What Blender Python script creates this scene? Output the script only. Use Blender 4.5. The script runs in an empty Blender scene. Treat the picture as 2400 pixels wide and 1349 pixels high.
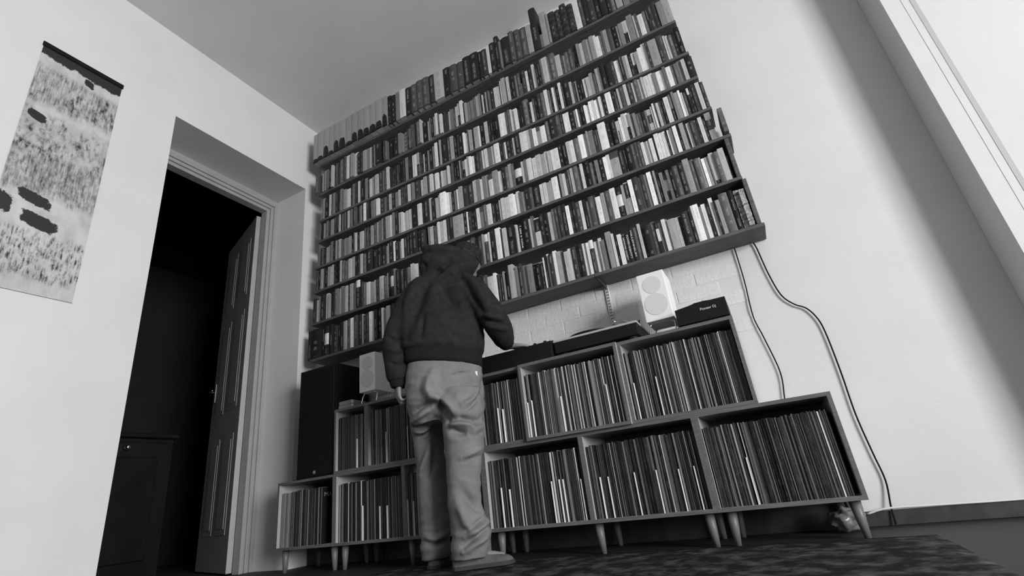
import bpy, bmesh, math, random
from mathutils import Vector, Matrix, noise
random.seed(7)
S = bpy.context.scene
COL = S.collection

# ------------------------------------------------------------------ camera
cam = bpy.data.cameras.new('camera'); camo = bpy.data.objects.new('camera', cam); COL.objects.link(camo)
cam.sensor_width = 36; cam.lens = 17.418; cam.shift_x = 0.00907; cam.shift_y = 0.00384; cam.clip_start = .02
RX = Vector((0.87179177, 0.4769912, -0.11161766)); UP = Vector((0.27260434, -0.28305904, 0.91954579)); FW = Vector((-0.40702086, 0.83207991, 0.37679841))
CP = Vector((3.023, -2.695, 0.290))
camo.matrix_world = Matrix(((RX.x, UP.x, -FW.x, CP.x), (RX.y, UP.y, -FW.y, CP.y), (RX.z, UP.z, -FW.z, CP.z), (0, 0, 0, 1)))
S.camera = camo
# ------------------------------------------------------------------ world, daylight, exposure
W = bpy.data.worlds.new('world'); S.world = W; W.use_nodes = True
W.node_tree.nodes['Background'].inputs[0].default_value = (.85, .85, .85, 1)
W.node_tree.nodes['Background'].inputs[1].default_value = 1.0
def area(name, loc, rot, sx, sy, power):
    l = bpy.data.lights.new(name, 'AREA'); l.shape = 'RECTANGLE'; l.size = sx; l.size_y = sy; l.energy = power
    o = bpy.data.objects.new(name, l); COL.objects.link(o); o.location = loc; o.rotation_euler = rot
    return o
area('window_daylight', (7.80, -3.80, 1.60), (0, math.radians(78), 0), 2.3, 2.4, 810)
S.view_settings.view_transform = 'Standard'; S.view_settings.look = 'None'; S.view_settings.gamma = 1
S.view_settings.use_curve_mapping = False
S.view_settings.exposure = 0.0

# ------------------------------------------------------------------ helpers
def tag(o, label=None, cat=None, group=None, kind=None):
    if label: o['label'] = label
    if cat: o['category'] = cat
    if group: o['group'] = group
    if kind: o['kind'] = kind
    return o
def empty(name, loc=(0, 0, 0), rz=0):
    o = bpy.data.objects.new(name, None); COL.objects.link(o); o.location = loc; o.rotation_euler = (0, 0, rz); o.empty_display_size = .05
    return o
def mat(name, base=.5, rough=.6, var=0., scale=8., bump=0., bscale=60., metal=0., spec=.4, stretch=None):
    m = bpy.data.materials.new(name); m.use_nodes = True; nt = m.node_tree; b = nt.nodes['Principled BSDF']
    b.inputs['Base Color'].default_value = (base, base, base, 1); b.inputs['Roughness'].default_value = rough
    b.inputs['Metallic'].default_value = metal; b.inputs['Specular IOR Level'].default_value = spec
    tc = nt.nodes.new('ShaderNodeTexCoord'); mp = nt.nodes.new('ShaderNodeMapping')
    nt.links.new(tc.outputs['Object'], mp.inputs[0])
    if stretch: mp.inputs['Scale'].default_value = stretch
    if var:
        n = nt.nodes.new('ShaderNodeTexNoise'); n.inputs['Scale'].default_value = scale; n.inputs['Detail'].default_value = 5
        nt.links.new(mp.outputs[0], n.inputs['Vector'])
        r = nt.nodes.new('ShaderNodeValToRGB'); lo = max(0, base*(1-var)); hi = min(1, base*(1+var))
        r.color_ramp.elements[0].color = (lo, lo, lo, 1); r.color_ramp.elements[1].color = (hi, hi, hi, 1)
        r.color_ramp.elements[0].position = .3; r.color_ramp.elements[1].position = .7
        nt.links.new(n.outputs['Fac'], r.inputs[0]); nt.links.new(r.outputs[0], b.inputs['Base Color'])
    if bump:
        n2 = nt.nodes.new('ShaderNodeTexNoise'); n2.inputs['Scale'].default_value = bscale; n2.inputs['Detail'].default_value = 4
        nt.links.new(mp.outputs[0], n2.inputs['Vector'])
        bp = nt.nodes.new('ShaderNodeBump'); bp.inputs['Strength'].default_value = bump; bp.inputs['Distance'].default_value = .01
        nt.links.new(n2.outputs['Fac'], bp.inputs['Height']); nt.links.new(bp.outputs[0], b.inputs['Normal'])
    return m
M = {
 'wall': mat('wall_paint', .60, .8, .03, 3, .05, 90),
 'rear': mat('dark_rear_wall', .10, .8, .1, 4),
 'ceil': mat('ceiling_paint', .64, .9, .03, 3, .1, 90),
 'brick': mat('painted_brick', .62, .75, .05, 14, .3, 60),
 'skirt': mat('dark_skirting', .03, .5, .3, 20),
 'floor': mat('dark_floorboards', .014, .6, .4, 6, .1, 30, stretch=(1, 8, 1)),
 'shelf': mat('stained_shelf_wood', .085, .55, .35, 7, .15, 40, stretch=(1, 14, 14)),
 'ply': mat('birch_ply_edge', .105, .5, .25, 9, .05, 40, stretch=(1, 20, 20)),
 'lam': mat('pale_laminate', .34, .5, .06, 9),
 'leg': mat('turned_wood_leg', .12, .45, .15, 12),
 'black': mat('black_plastic', .006, .6, .2, 30, spec=.2),
 'blackm': mat('black_matte_wood', .007, .7, .2, 20, spec=.15),
 'white': mat('white_plastic', .72, .4, .02, 20),
 'grille': mat('pale_grille', .58, .8, .06, 200, .12, 500),
 'chrome': mat('chrome_wire', .8, .2, metal=1.),
 'grey': mat('grey_case', .22, .5, .1, 10),
 'plate': mat('grey_metal_plate', .36, .4, .1, 40),
 'paint': mat('door_paint', .30, .45, .06, 6),
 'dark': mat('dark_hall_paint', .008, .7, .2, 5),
 'dwood': mat('dark_varnished_wood', .006, .3, .3, 8),
 'strip': mat('grey_cover_strip', .42, .6),
 'ivory': mat('divider_card', .70, .6, .05, 10),
 'metalw': mat('white_enamelled_steel', .62, .45),
 'cable': mat('black_cable', .010, .9, spec=.1),
 'frame': mat('white_window_paint', .75, .5),
 'jacket': mat('dark_cotton_fleece', .021, .95, .25, 30, .35, 420, spec=.1),
 'rib': mat('ribbed_knit', .016, .95, .2, 40, .5, 220, spec=.1, stretch=(6, 6, .6)),
 'trouser': mat('faded_canvas', .165, .9, .12, 9, .25, 330, spec=.15),
 'skin': mat('skin', .20, .55, .1, 15, .1, 200),
 'hair': mat('black_curly_hair', .008, .6, .3, 60, .6, 140),
 'suede': mat('suede_shoe', .10, .9, .25, 25, .3, 200, spec=.1),
 'sole': mat('shoe_sole', .03, .8),
 'lettering': mat('pale_lettering', .62, .6),
 'inkdark': mat('dark_lettering', .02, .6),
 'pages': mat('aged_paper', .34, .8, .15, 60),
}
def add_box(bm, x0, x1, y0, y1, z0, z1, mi=0):
    v = [bm.verts.new(p) for p in ((x0, y0, z0), (x1, y0, z0), (x1, y1, z0), (x0, y1, z0), (x0, y0, z1), (x1, y0, z1), (x1, y1, z1), (x0, y1, z1))]
    fs = []
    for q in ((0, 3, 2, 1), (4, 5, 6, 7), (0, 1, 5, 4), (1, 2, 6, 5), (2, 3, 7, 6), (3, 0, 4, 7)):
        f = bm.faces.new([v[i] for i in q]); f.material_index = mi; fs.append(f)
    return fs
def add_tube(bm, pts, r, n=8, cap=True):
    pts = [Vector(p) for p in pts]; rings = []
    rr = r if isinstance(r, (list, tuple)) else [r]*len(pts)
    up = Vector((0, 0, 1))
    prev = None
    for i, p in enumerate(pts):
        t = (pts[min(i+1, len(pts)-1)]-pts[max(i-1, 0)]).normalized()
        a = prev if prev is not None else (up if abs(t.dot(up)) < .9 else Vector((1, 0, 0)))
        s = t.cross(a)
        if s.length < 1e-4: s = t.cross(Vector((0, 1, 0)))
        s.normalize(); w = s.cross(t).normalized(); prev = w
        rings.append([bm.verts.new(p + (s*math.cos(2*math.pi*k/n) + w*math.sin(2*math.pi*k/n))*rr[i]) for k in range(n)])
    for a, b in zip(rings, rings[1:]):
        for k in range(n): bm.faces.new((a[k], a[(k+1) % n], b[(k+1) % n], b[k]))
    if cap:
        bm.faces.new(rings[0]); bm.faces.new(list(reversed(rings[-1])))
def loft(bm, rings, cap=True):
    R = [[bm.verts.new(p) for p in r] for r in rings]; n = len(R[0])
    for a, b in zip(R, R[1:]):
        for k in range(n): bm.faces.new((a[k], a[(k+1) % n], b[(k+1) % n], b[k]))
    if cap:
        bm.faces.new(list(reversed(R[0]))); bm.faces.new(R[-1])
def add_disc(bm, c, r, axis, h, n=28, mi=0):
    c = Vector(c); a = Vector(axis).normalized(); s = a.orthogonal().normalized(); t = a.cross(s)
    A = [bm.verts.new(c+(s*math.cos(2*math.pi*k/n)+t*math.sin(2*math.pi*k/n))*r) for k in range(n)]
    B = [bm.verts.new(v.co+a*h) for v in A]
    for k in range(n): bm.faces.new((A[k], A[(k+1) % n], B[(k+1) % n], B[k])).material_index = mi
    bm.faces.new(list(reversed(A))).material_index = mi; bm.faces.new(B).material_index = mi
def obj(name, bm, m, parent=None, bevel=0, smooth=False, seg=2):
    me = bpy.data.meshes.new(name)
    if isinstance(bm, bmesh.types.BMesh):
        if bevel:
            bmesh.ops.bevel(bm, geom=[e for e in bm.edges], offset=bevel, segments=seg, profile=.6, affect='EDGES', clamp_overlap=True)
        bmesh.ops.recalc_face_normals(bm, faces=bm.faces); bm.to_mesh(me); bm.free()
    else: me = bm
    for x in (m if isinstance(m, (list, tuple)) else [m]): me.materials.append(x)
    if smooth:
        for p in me.polygons: p.use_smooth = True
    o = bpy.data.objects.new(name, me); COL.objects.link(o); o.parent = parent
    return o
def box(name, x0, x1, y0, y1, z0, z1, m, parent=None, bevel=0, seg=1):
    bm = bmesh.new(); add_box(bm, x0, x1, y0, y1, z0, z1); return obj(name, bm, m, parent, bevel, seg=seg)
def tube(name, pts, r, m, parent=None, n=8):
    bm = bmesh.new(); add_tube(bm, pts, r, n); return obj(name, bm, m, parent, smooth=True)
def catmull(pts, k=6):
    P = [Vector(p) for p in pts]; P = [P[0]*2-P[1]] + P + [P[-1]*2-P[-2]]; out = []
    for i in range(1, len(P)-2):
        for j in range(k):
            t = j/k; a, b, c, d = P[i-1], P[i], P[i+1], P[i+2]
            out.append(.5*((2*b)+(c-a)*t+(2*a-5*b+4*c-d)*t*t+(3*b-a-3*c+d)*t**3))
    out.append(P[-2]); return out
def text_mesh(s, size, depth=.0006, align='CENTER', bold=0.):
    c = bpy.data.curves.new('lettering', 'FONT'); c.body = s; c.size = size; c.align_x = align; c.align_y = 'CENTER'; c.extrude = depth; c.offset = bold; c.resolution_u = 2
    o = bpy.data.objects.new('lettering', c); COL.objects.link(o)
    me = bpy.data.meshes.new_from_object(o.evaluated_get(bpy.context.evaluated_depsgraph_get()))
    bpy.data.objects.remove(o); return me
def place_text(s, size, mtx, m, parent, bold=0., fit=None):
    me = text_mesh(s, size, bold=bold)
    if fit:
        xs = [v.co.x for v in me.vertices]; k = fit/(max(xs)-min(xs))
        for v in me.vertices: v.co.x *= k
    me.transform(mtx); return obj('lettering', me, m, parent)

# ------------------------------------------------------------------ the room
H = 3.625; XR = 7.5; YB = -6.5
def struct(o): o['kind'] = 'structure'; return o
bm = bmesh.new(); add_box(bm, -.35, XR+.15, YB, 0, -.06, 0); floor = struct(obj('floor', bm, M['floor']))
struct(box('ceiling', -.35, XR+.15, YB, .12, H, H+.1, M['ceil']))
wall_back = struct(box('wall_back', -.35, XR+.15, 0, .12, -.06, H, M['wall']))
bm = bmesh.new()
add_box(bm, -.35, 0, YB, -1.2714, -.06, H); add_box(bm, -.35, 0, -1.2714, -.1663, 2.9417, H); add_box(bm, -.35, 0, -.1663, 0, -.06, H)
wall_left = struct(obj('wall_left', bm, M['wall']))
struct(box('wall_rear', -.35, XR+.15, YB-.12, YB, -.06, H, M['rear']))
WY0, WY1, WZ0, WZ1 = -5.0, -2.6, .4, 2.6
bm = bmesh.new()
add_box(bm, XR, XR+.15, YB, WY0, -.06, H); add_box(bm, XR, XR+.15, WY1, 0, -.06, H)
add_box(bm, XR, XR+.15, WY0, WY1, -.06, WZ0); add_box(bm, XR, XR+.15, WY0, WY1, WZ1, H)
struct(obj('wall_right', bm, M['wall']))
# the pier that stands forward of the back wall, with its cover strip
pier = struct(box('wall_pier', 4.03, XR, -.20, 0, -.06, H, M['wall'], bevel=.004))
t = struct(box('trim_1', 4.128, 4.148, -.2025, -.20, 0, H, M['strip'], bevel=.001))
t = struct(box('trim_2', 4.10, 4.1275, -.2015, -.20, 0, H, M['wall'], bevel=.0006))
# window beside the camera: frame, bars, panes
wnd = struct(empty('window_1', (XR, -3.80, WZ0)))
def wchild(name, x0, x1, y0, y1, z0, z1, m): return box(name, x0-XR, x1-XR, y0+3.80, y1+3.80, z0-WZ0, z1-WZ0, m, wnd)
for y in (WY0, (WY0+WY1)/2-.03, WY1-.06): wchild('window_stile', XR+.05, XR+.11, y, y+.06, WZ0, WZ1, M['frame'])
for z in (WZ0, (WZ0+WZ1)/2-.02, WZ1-.06): wchild('window_rail', XR+.05, XR+.11, WY0+.06, WY1-.06, z, z+.06, M['frame'])
wchild('window_sill', XR-.12, XR+.05, WY0-.06, WY1+.06, WZ0-.04, WZ0, M['frame'])
gl = bpy.data.materials.new('window_glass'); gl.use_nodes = True; nt = gl.node_tree
tr = nt.nodes.new('ShaderNodeBsdfTransparent'); gs = nt.nodes.new('ShaderNodeBsdfGlossy'); mx = nt.nodes.new('ShaderNodeMixShader')
gs.inputs['Roughness'].default_value = .02; mx.inputs[0].default_value = .06
nt.links.new(tr.outputs[0], mx.inputs[1]); nt.links.new(gs.outputs[0], mx.inputs[2]); nt.links.new(mx.outputs[0], nt.nodes['Material Output'].inputs[0])
for y in (WY0+.06, (WY0+WY1)/2+.03):
    for z in (WZ0+.06, (WZ0+WZ1)/2+.04):
        wchild('pane', XR+.078, XR+.082, y, y+1.08, z, z+.98, gl)
# baseboard along the back wall, right of the cabinets, and a taller shade strip behind them
b = struct(box('baseboard_back', 3.225, 4.03, -.016, 0, 0, .058, M['skirt'], bevel=.003))
struct(box('baseboard_cabinet_shade', 0, 3.225, -.019, 0, 0, .15, M['skirt'], bevel=.003))  # dark height above the skirting stands in for the shade under the cabinets
b = struct(box('baseboard_pier', 4.014, XR, -.216, -.20, 0, .058, M['skirt'], bevel=.003))
struct(box('baseboard_left', 0, .016, YB, -1.2714, 0, .058, M['skirt'], bevel=.003))
tag(tube('wall_wire', catmull([(3.25, -.020, .05), (3.33, -.026, .066), (3.5, -.021, .064), (3.7, -.021, .061), (4.0, -.022, .061)]), .004, M['metalw']), 'thin pale wire running along the top of the dark skirting', 'wire')

# the door recess: moulded frame, open door leaf, dark hall behind
door = struct(empty('door_1', (-.35, -.72, 0)))
def dbox(name, x0, x1, y0, y1, z0, z1, m, par=None, bevel=.002): return box(name, x0+.35, x1+.35, y0+.72, y1+.72, z0, z1, m, par or door, bevel)
DT = 2.815; DL = -1.20; DR = -.262
prof = ((0, .028, .030), (.028, .046, .018), (.046, .062, .026), (.062, .080, .012), (.080, .097, .020))
for a, b_, h in prof:      # nested steps of the architrave, outermost first
    dbox('door_jamb', -.43, -.35+h-.028, DR+.097-b_, DR+.097-a, 0, DT+.097-a, M['paint'])
    dbox('door_head', -.43, -.35+h-.028, DL, DR+.097-b_, DT+.097-b_, DT+.097-a, M['paint'])
dbox('door_head', -.43, -.347, DL, -.1668, 2.900, 2.9417, M['paint'])
dbox('door_jamb', -.43, -.35, -1.2714, DL, 0, DT+.14, M['paint'])
leaf = empty('door_leaf', (-.10, .45, 0), math.atan2(.265, -.76)); leaf.parent = door
LW = .80
bm = bmesh.new(); add_box(bm, 0, LW, -.02, .02, .01, 2.79); obj('leaf_board', bm, M['paint'], leaf, .003)
for z0, z1 in ((.25, .95), (1.15, 1.95), (2.08, 2.62)):
    for x0, x1 in ((.10, .37), (.45, .70)):
        for yy in (.02,):
            bm = bmesh.new(); add_box(bm, x0, x1, yy-.004, yy+.003, z0, z1); obj('door_panel', bm, M['paint'], leaf, .0028)
            bm = bmesh.new(); add_box(bm, x0+.04, x1-.04, yy+.002, yy+.006, z0+.04, z1-.04); obj('door_panel', bm, M['paint'], leaf, .002)
bm = bmesh.new(); add_box(bm, LW-.075, LW-.03, .02, .026, 1.30, 1.46); obj('handle_plate', bm, M['chrome'], leaf, .002)
tube('door_handle', [(LW-.052, .02, 1.39), (LW-.052, .06, 1.39), (LW-.06, .068, 1.39), (LW-.15, .068, 1.385)], .008, M['chrome'], leaf)
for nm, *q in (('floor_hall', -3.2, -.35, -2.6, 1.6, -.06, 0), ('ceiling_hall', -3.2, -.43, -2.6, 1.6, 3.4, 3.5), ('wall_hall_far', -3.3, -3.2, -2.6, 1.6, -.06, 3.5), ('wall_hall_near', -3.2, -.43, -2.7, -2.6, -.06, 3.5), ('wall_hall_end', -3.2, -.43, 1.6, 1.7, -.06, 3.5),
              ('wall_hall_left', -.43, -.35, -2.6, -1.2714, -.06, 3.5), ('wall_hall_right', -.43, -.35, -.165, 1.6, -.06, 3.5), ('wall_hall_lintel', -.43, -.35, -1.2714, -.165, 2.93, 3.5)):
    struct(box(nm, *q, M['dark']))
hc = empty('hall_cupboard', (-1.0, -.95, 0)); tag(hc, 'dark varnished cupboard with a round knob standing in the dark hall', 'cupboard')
box('body', -.25, .18, -.6, .42, 0, .93, M['dwood'], hc, .006); box('top', -.27, .21, -.62, .44, .93, .96, M['dwood'], hc, .006)
for y0, y1 in ((-.57, -.09), (-.07, .39)):
    dd = box('cupboard_door', .18, .20, y0, y1, .06, .90, M['dwood'], hc, .004)
    box('raised_panel', .20, .212, y0+.08, y1-.08, .16, .80, M['dwood'], dd, .008)
bm = bmesh.new(); bmesh.ops.create_icosphere(bm, subdivisions=2, radius=.018, matrix=Matrix.Translation((.225, .10, .86))); obj('knob', bm, M['chrome'], hc, smooth=True)

# painted brickwork showing between the lowest shelf and the cabinets
bm = bmesh.new(); add_box(bm, -.1088, .1088, -.0014, .004, -.0352, .0352); bmesh.ops.bevel(bm, geom=bm.edges[:], offset=.0022, segments=1, affect='EDGES')
bmesh.ops.recalc_face_normals(bm, faces=bm.faces); bmesh_ = bpy.data.meshes.new('brick'); bm.to_mesh(bmesh_); bm.free(); bmesh_.materials.append(M['brick'])
k = 0
for row in range(7):
    z = .868 + row*.074
    for c in range(11):
        x = .86 + c*.222 + (.111 if row % 2 else 0)
        if x > 3.0: continue
        o = bpy.data.objects.new('brick', bmesh_); COL.objects.link(o); o.parent = wall_back
        o.location = (x+random.uniform(-.003, .003), random.uniform(-.0005, .0004), z+random.uniform(-.002, .002)); o.rotation_euler = (random.uniform(-.008, .008), random.uniform(-.012, .012), random.uniform(-.005, .005))

# rug with worn pattern
rugm = bpy.data.materials.new('worn_patterned_rug'); rugm.use_nodes = True; nt = rugm.node_tree; b = nt.nodes['Principled BSDF']; b.inputs['Roughness'].default_value = .95; b.inputs['Specular IOR Level'].default_value = .1
tc = nt.nodes.new('ShaderNodeTexCoord'); n1 = nt.nodes.new('ShaderNodeTexNoise'); n1.inputs['Scale'].default_value = 11; n1.inputs['Detail'].default_value = 8; n1.inputs['Roughness'].default_value = .7
v1 = nt.nodes.new('ShaderNodeTexVoronoi'); v1.inputs['Scale'].default_value = 7; v1.feature = 'DISTANCE_TO_EDGE'
r1 = nt.nodes.new('ShaderNodeValToRGB'); r1.color_ramp.elements[0].position = .46; r1.color_ramp.elements[1].position = .72; r1.color_ramp.elements[0].color = (.010,)*3+(1,); r1.color_ramp.elements[1].color = (.11,)*3+(1,)
r2 = nt.nodes.new('ShaderNodeValToRGB'); r2.color_ramp.elements[0].position = .02; r2.color_ramp.elements[1].position = .06; r2.color_ramp.elements[0].color = (.14,)*3+(1,); r2.color_ramp.elements[1].color = (.0,)*3+(1,)
ad = nt.nodes.new('ShaderNodeMixRGB'); ad.blend_type = 'ADD'; ad.inputs[0].default_value = .0
nt.links.new(tc.outputs['Object'], n1.inputs['Vector']); nt.links.new(tc.outputs['Object'], v1.inputs['Vector'])
nt.links.new(n1.outputs['Fac'], r1.inputs[0]); nt.links.new(v1.outputs['Distance'], r2.inputs[0]); nt.links.new(r1.outputs[0], ad.inputs[1]); nt.links.new(r2.outputs[0], ad.inputs[2]); nt.links.new(ad.outputs[0], b.inputs['Base Color'])
bm = bmesh.new(); nx, ny = 60, 36
gv = [[bm.verts.new((1.1+2.3*i/nx, -2.3+1.95*j/ny, .006+.0025*noise.noise(Vector((i*.21, j*.23, 3))) + (.0 if 0 < i < nx and 0 < j < ny else -.004))) for j in range(ny+1)] for i in range(nx+1)]
for i in range(nx):
    for j in range(ny): bm.faces.new((gv[i][j], gv[i+1][j], gv[i+1][j+1], gv[i][j+1]))
ret = bmesh.ops.extrude_face_region(bm, geom=bm.faces[:])
for v in ret['geom']:
    if isinstance(v, bmesh.types.BMVert): v.co.z = .0005
rug = obj('rug', bm, rugm, smooth=True); tag(rug, 'dark worn rug with a faded pale pattern lying before the record cabinets', 'rug')

# ------------------------------------------------------------------ hanging picture on the left wall
pm = bpy.data.materials.new('printed_scroll'); pm.use_nodes = True; nt = pm.node_tree; b = nt.nodes['Principled BSDF']; b.inputs['Roughness'].default_value = .7
L_ = nt.links.new
uv = nt.nodes.new('ShaderNodeTexCoord'); sp = nt.nodes.new('ShaderNodeSeparateXYZ'); L_(uv.outputs['UV'], sp.inputs[0])
def nmath(op, a, b_=None):
    n = nt.nodes.new('ShaderNodeMath'); n.operation = op
    for i, q in enumerate((a, b_)):
        if q is None: continue
        if isinstance(q, (int, float)): n.inputs[i].default_value = q
        else: L_(q, n.inputs[i])
    return n.outputs[0]
def nnoise(sx, sy, sc, det=6, seed=0):
    mp = nt.nodes.new('ShaderNodeMapping'); mp.inputs['Scale'].default_value = (sx, sy, 1); mp.inputs['Location'].default_value = (seed, seed*1.7, 0); L_(uv.outputs['UV'], mp.inputs[0])
    n = nt.nodes.new('ShaderNodeTexNoise'); n.inputs['Scale'].default_value = sc; n.inputs['Detail'].default_value = det; n.inputs['Roughness'].default_value = .65; L_(mp.outputs[0], n.inputs['Vector']); return n.outputs['Fac']
def smooth(x, a, c):
    n = nt.nodes.new('ShaderNodeMapRange'); n.interpolation_type = 'SMOOTHSTEP'; n.inputs['From Min'].default_value = a; n.inputs['From Max'].default_value = c; L_(x, n.inputs['Value']); return n.outputs[0]
U_, V_ = sp.outputs[0], sp.outputs[1]
Vw = nmath('ADD', V_, nmath('MULTIPLY', nmath('SUBTRACT', nnoise(3, 3, 2, 4, 5), .5), .06))
def zone(a, c, e=.02): return nmath('MULTIPLY', smooth(Vw, a-e, a+e), nmath('SUBTRACT', 1, smooth(Vw, c-e, c+e)))
streak = smooth(nnoise(13, 20, 1.6, 10, 1), .38, .66)
comb = smooth(nnoise(40, 16, 1.2, 8, 9), .36, .66)
patch = smooth(nnoise(3.2, 5, 1.5, 6, 21), .36, .62)
ink = nmath('MULTIPLY', zone(.74, .90), nmath('ADD', nmath('MULTIPLY', comb, .38), nmath('MULTIPLY', nmath('MULTIPLY', streak, patch), .6)))
ink = nmath('ADD', ink, nmath('MULTIPLY', zone(.53, .70), nmath('ADD', nmath('MULTIPLY', nmath('MULTIPLY', streak, patch), .75), .06)))
ink = nmath('ADD', ink, nmath('MULTIPLY', zone(.36, .54), nmath('ADD', nmath('MULTIPLY', comb, .34), nmath('MULTIPLY', streak, .36))))
ink = nmath('ADD', ink, nmath('MULTIPLY', zone(.05, .22), nmath('MULTIPLY', nmath('MULTIPLY', comb, streak), 1.1)))
wash = nmath('ADD', .12, nmath('MULTIPLY', smooth(nnoise(2, 4, 1.8, 6, 3), .36, .7), .26))
ink = nmath('ADD', ink, wash)
def blob(cx, cy, rx, ry, e=.35):
    d = nmath('ADD', nmath('POWER', nmath('ABSOLUTE', nmath('DIVIDE', nmath('SUBTRACT', U_, cx), rx)), 4), nmath('POWER', nmath('ABSOLUTE', nmath('DIVIDE', nmath('SUBTRACT', nmath('ADD', V_, nmath('MULTIPLY', U_, .06)), cy+.06*cx), ry)), 4))
    d = nmath('ADD', d, nmath('MULTIPLY', nmath('SUBTRACT', nnoise(7, 24, 2.2, 7, 7), .5), 4.2))
    return nmath('SUBTRACT', 1, smooth(d, 1-e, 1+e))
for q in ((.36, .345, .17, .022), (.46, .262, .19, .026), (.06, .30, .10, .035), (.15, .675, .10, .018), (.60, .925, .06, .016)):
    ink = nmath('ADD', ink, nmath('MULTIPLY', blob(*q), .95))
ink = nmath('ADD', ink, smooth(Vw, .945, .955))
ink = nmath('MINIMUM', ink, 1)
rp = nt.nodes.new('ShaderNodeValToRGB'); rp.color_ramp.elements[0].color = (.58,)*3+(1,); rp.color_ramp.elements[1].color = (.012,)*3+(1,); L_(ink, rp.inputs[0]); L_(rp.outputs[0], b.inputs['Base Color'])
scroll = empty('wall_hanging', (0.001, -1.8, 1.4576)); tag(scroll, 'tall paper wall hanging with a smudged ink picture and dark top band', 'wall hanging')
bm = bmesh.new(); uvl = bm.loops.layers.uv.new('uv'); nV = 40
for s in (1, 0):
    g = [[bm.verts.new((.002+.0015*s+.004*(math.sin(j/nV*5)*.5+.5)*(j/nV < .98), -.1975+.395*i/8, 1.47*j/nV)) for j in range(nV+1)] for i in range(9)]
    for i in range(8):
        for j in range(nV):
            ids = ((i, j), (i+1, j), (i+1, j+1), (i, j+1)); ids = ids if s else tuple(reversed(ids))
            f = bm.faces.new([g[a][c] for a, c in ids])
            for lp, (a, c) in zip(f.loops, ids): lp[uvl].uv = (a/8, c/nV)
me = bpy.data.meshes.new('sheet'); bm.to_mesh(me); bm.free(); obj('sheet', me, pm, scroll)
box('top_batten', .0, .012, -.203, .203, 1.455, 1.485, M['blackm'], scroll, .003)

# ------------------------------------------------------------------ wall shelving
SZ = [3.0843, 2.7851, 2.5214, 2.3315, 2.0995, 1.8938, 1.6311, 1.3485]
SL = [.192, .201, .198, .184, .169, .159, .151, .148]
SR = [3.150, 3.160, 3.172, 3.176, 3.191, 3.235, 3.218, 3.243]
SPLIT = [1.90, 2.02, 1.62, 2.28, 2.46, 1.9, 2.35, 2.37]
ORD = ['topmost', 'second', 'third', 'fourth', 'fifth', 'sixth', 'seventh', 'lowest']
TH = .02; SD = -.181
for i in range(8):
    for a, c, w in ((SL[i], SPLIT[i], 'door-side'), (SPLIT[i]+.001, SR[i], 'pier-side')):
        d0 = SD + (0 if w == 'door-side' else -.003)
        bm = bmesh.new(); add_box(bm, a, c, d0, -.004, SZ[i], SZ[i]+TH - (0 if w == 'door-side' else .0015))
        o = obj('bookshelf_board', bm, M['shelf'], bevel=.0025)
        where = ORD[i]+' shelf from the ceiling' if i < 7 else 'lowest shelf of the wall'
        tag(o, '%s board of dark stained wood, %s' % (w, where), 'shelf', 'wall bookshelf boards')
for n_, x in enumerate((.55, 1.20, 1.80, 2.379, 2.95)):
    u = empty('shelf_upright', (x, 0, 1.09)); tag(u, ('white slotted steel upright holding the book shelves, ' + ('nearest the door', 'second from the door', 'third from the door', 'ending above the turntable', 'nearest the loose cables')[n_]), 'shelf upright', 'slotted shelf uprights')
    z0 = 0 if n_ == 3 else .262
    box('channel', -.0125, .0125, -.011, .0, z0, 2.35, M['metalw'], u, .002)
    for s in range(14 if n_ == 3 else 0):
        for dx in (-.004, .004): box('slot', dx-.0018, dx+.0018, -.0118, -.0108, .012+s*.018, .022+s*.018, M['black'], u)
    for i in ((7,) if n_ == 3 else ()):
        z = SZ[i]-1.09
        bm = bmesh.new()
        v = [bm.verts.new(p) for p in ((-.003, -.011, z-.001), (-.003, -.150, z-.001), (-.003, -.150, z-.007), (-.003, -.011, z-.022))]
        w = [bm.verts.new(p.co+Vector((.006, 0, 0))) for p in v]
        bm.faces.new(v); bm.faces.new(list(reversed(w)))
        for k in range(4): bm.faces.new((v[k], w[k], w[(k+1) % 4], v[(k+1) % 4]))
        obj('bracket', bm, M['shelf'], u)
ep = box('shelf_end_panel', 3.212, 3.232, SD, -.004, 1.3690, 1.6305, M['shelf'], bevel=.002); tag(ep, 'dark upright end board closing the lowest shelf', 'end board')
ep = box('shelf_end_panel', 3.196, 3.216, SD, -.004, 1.6512, 1.8930, M['shelf'], bevel=.002); tag(ep, 'dark upright end board closing the second lowest shelf', 'end board')

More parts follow.
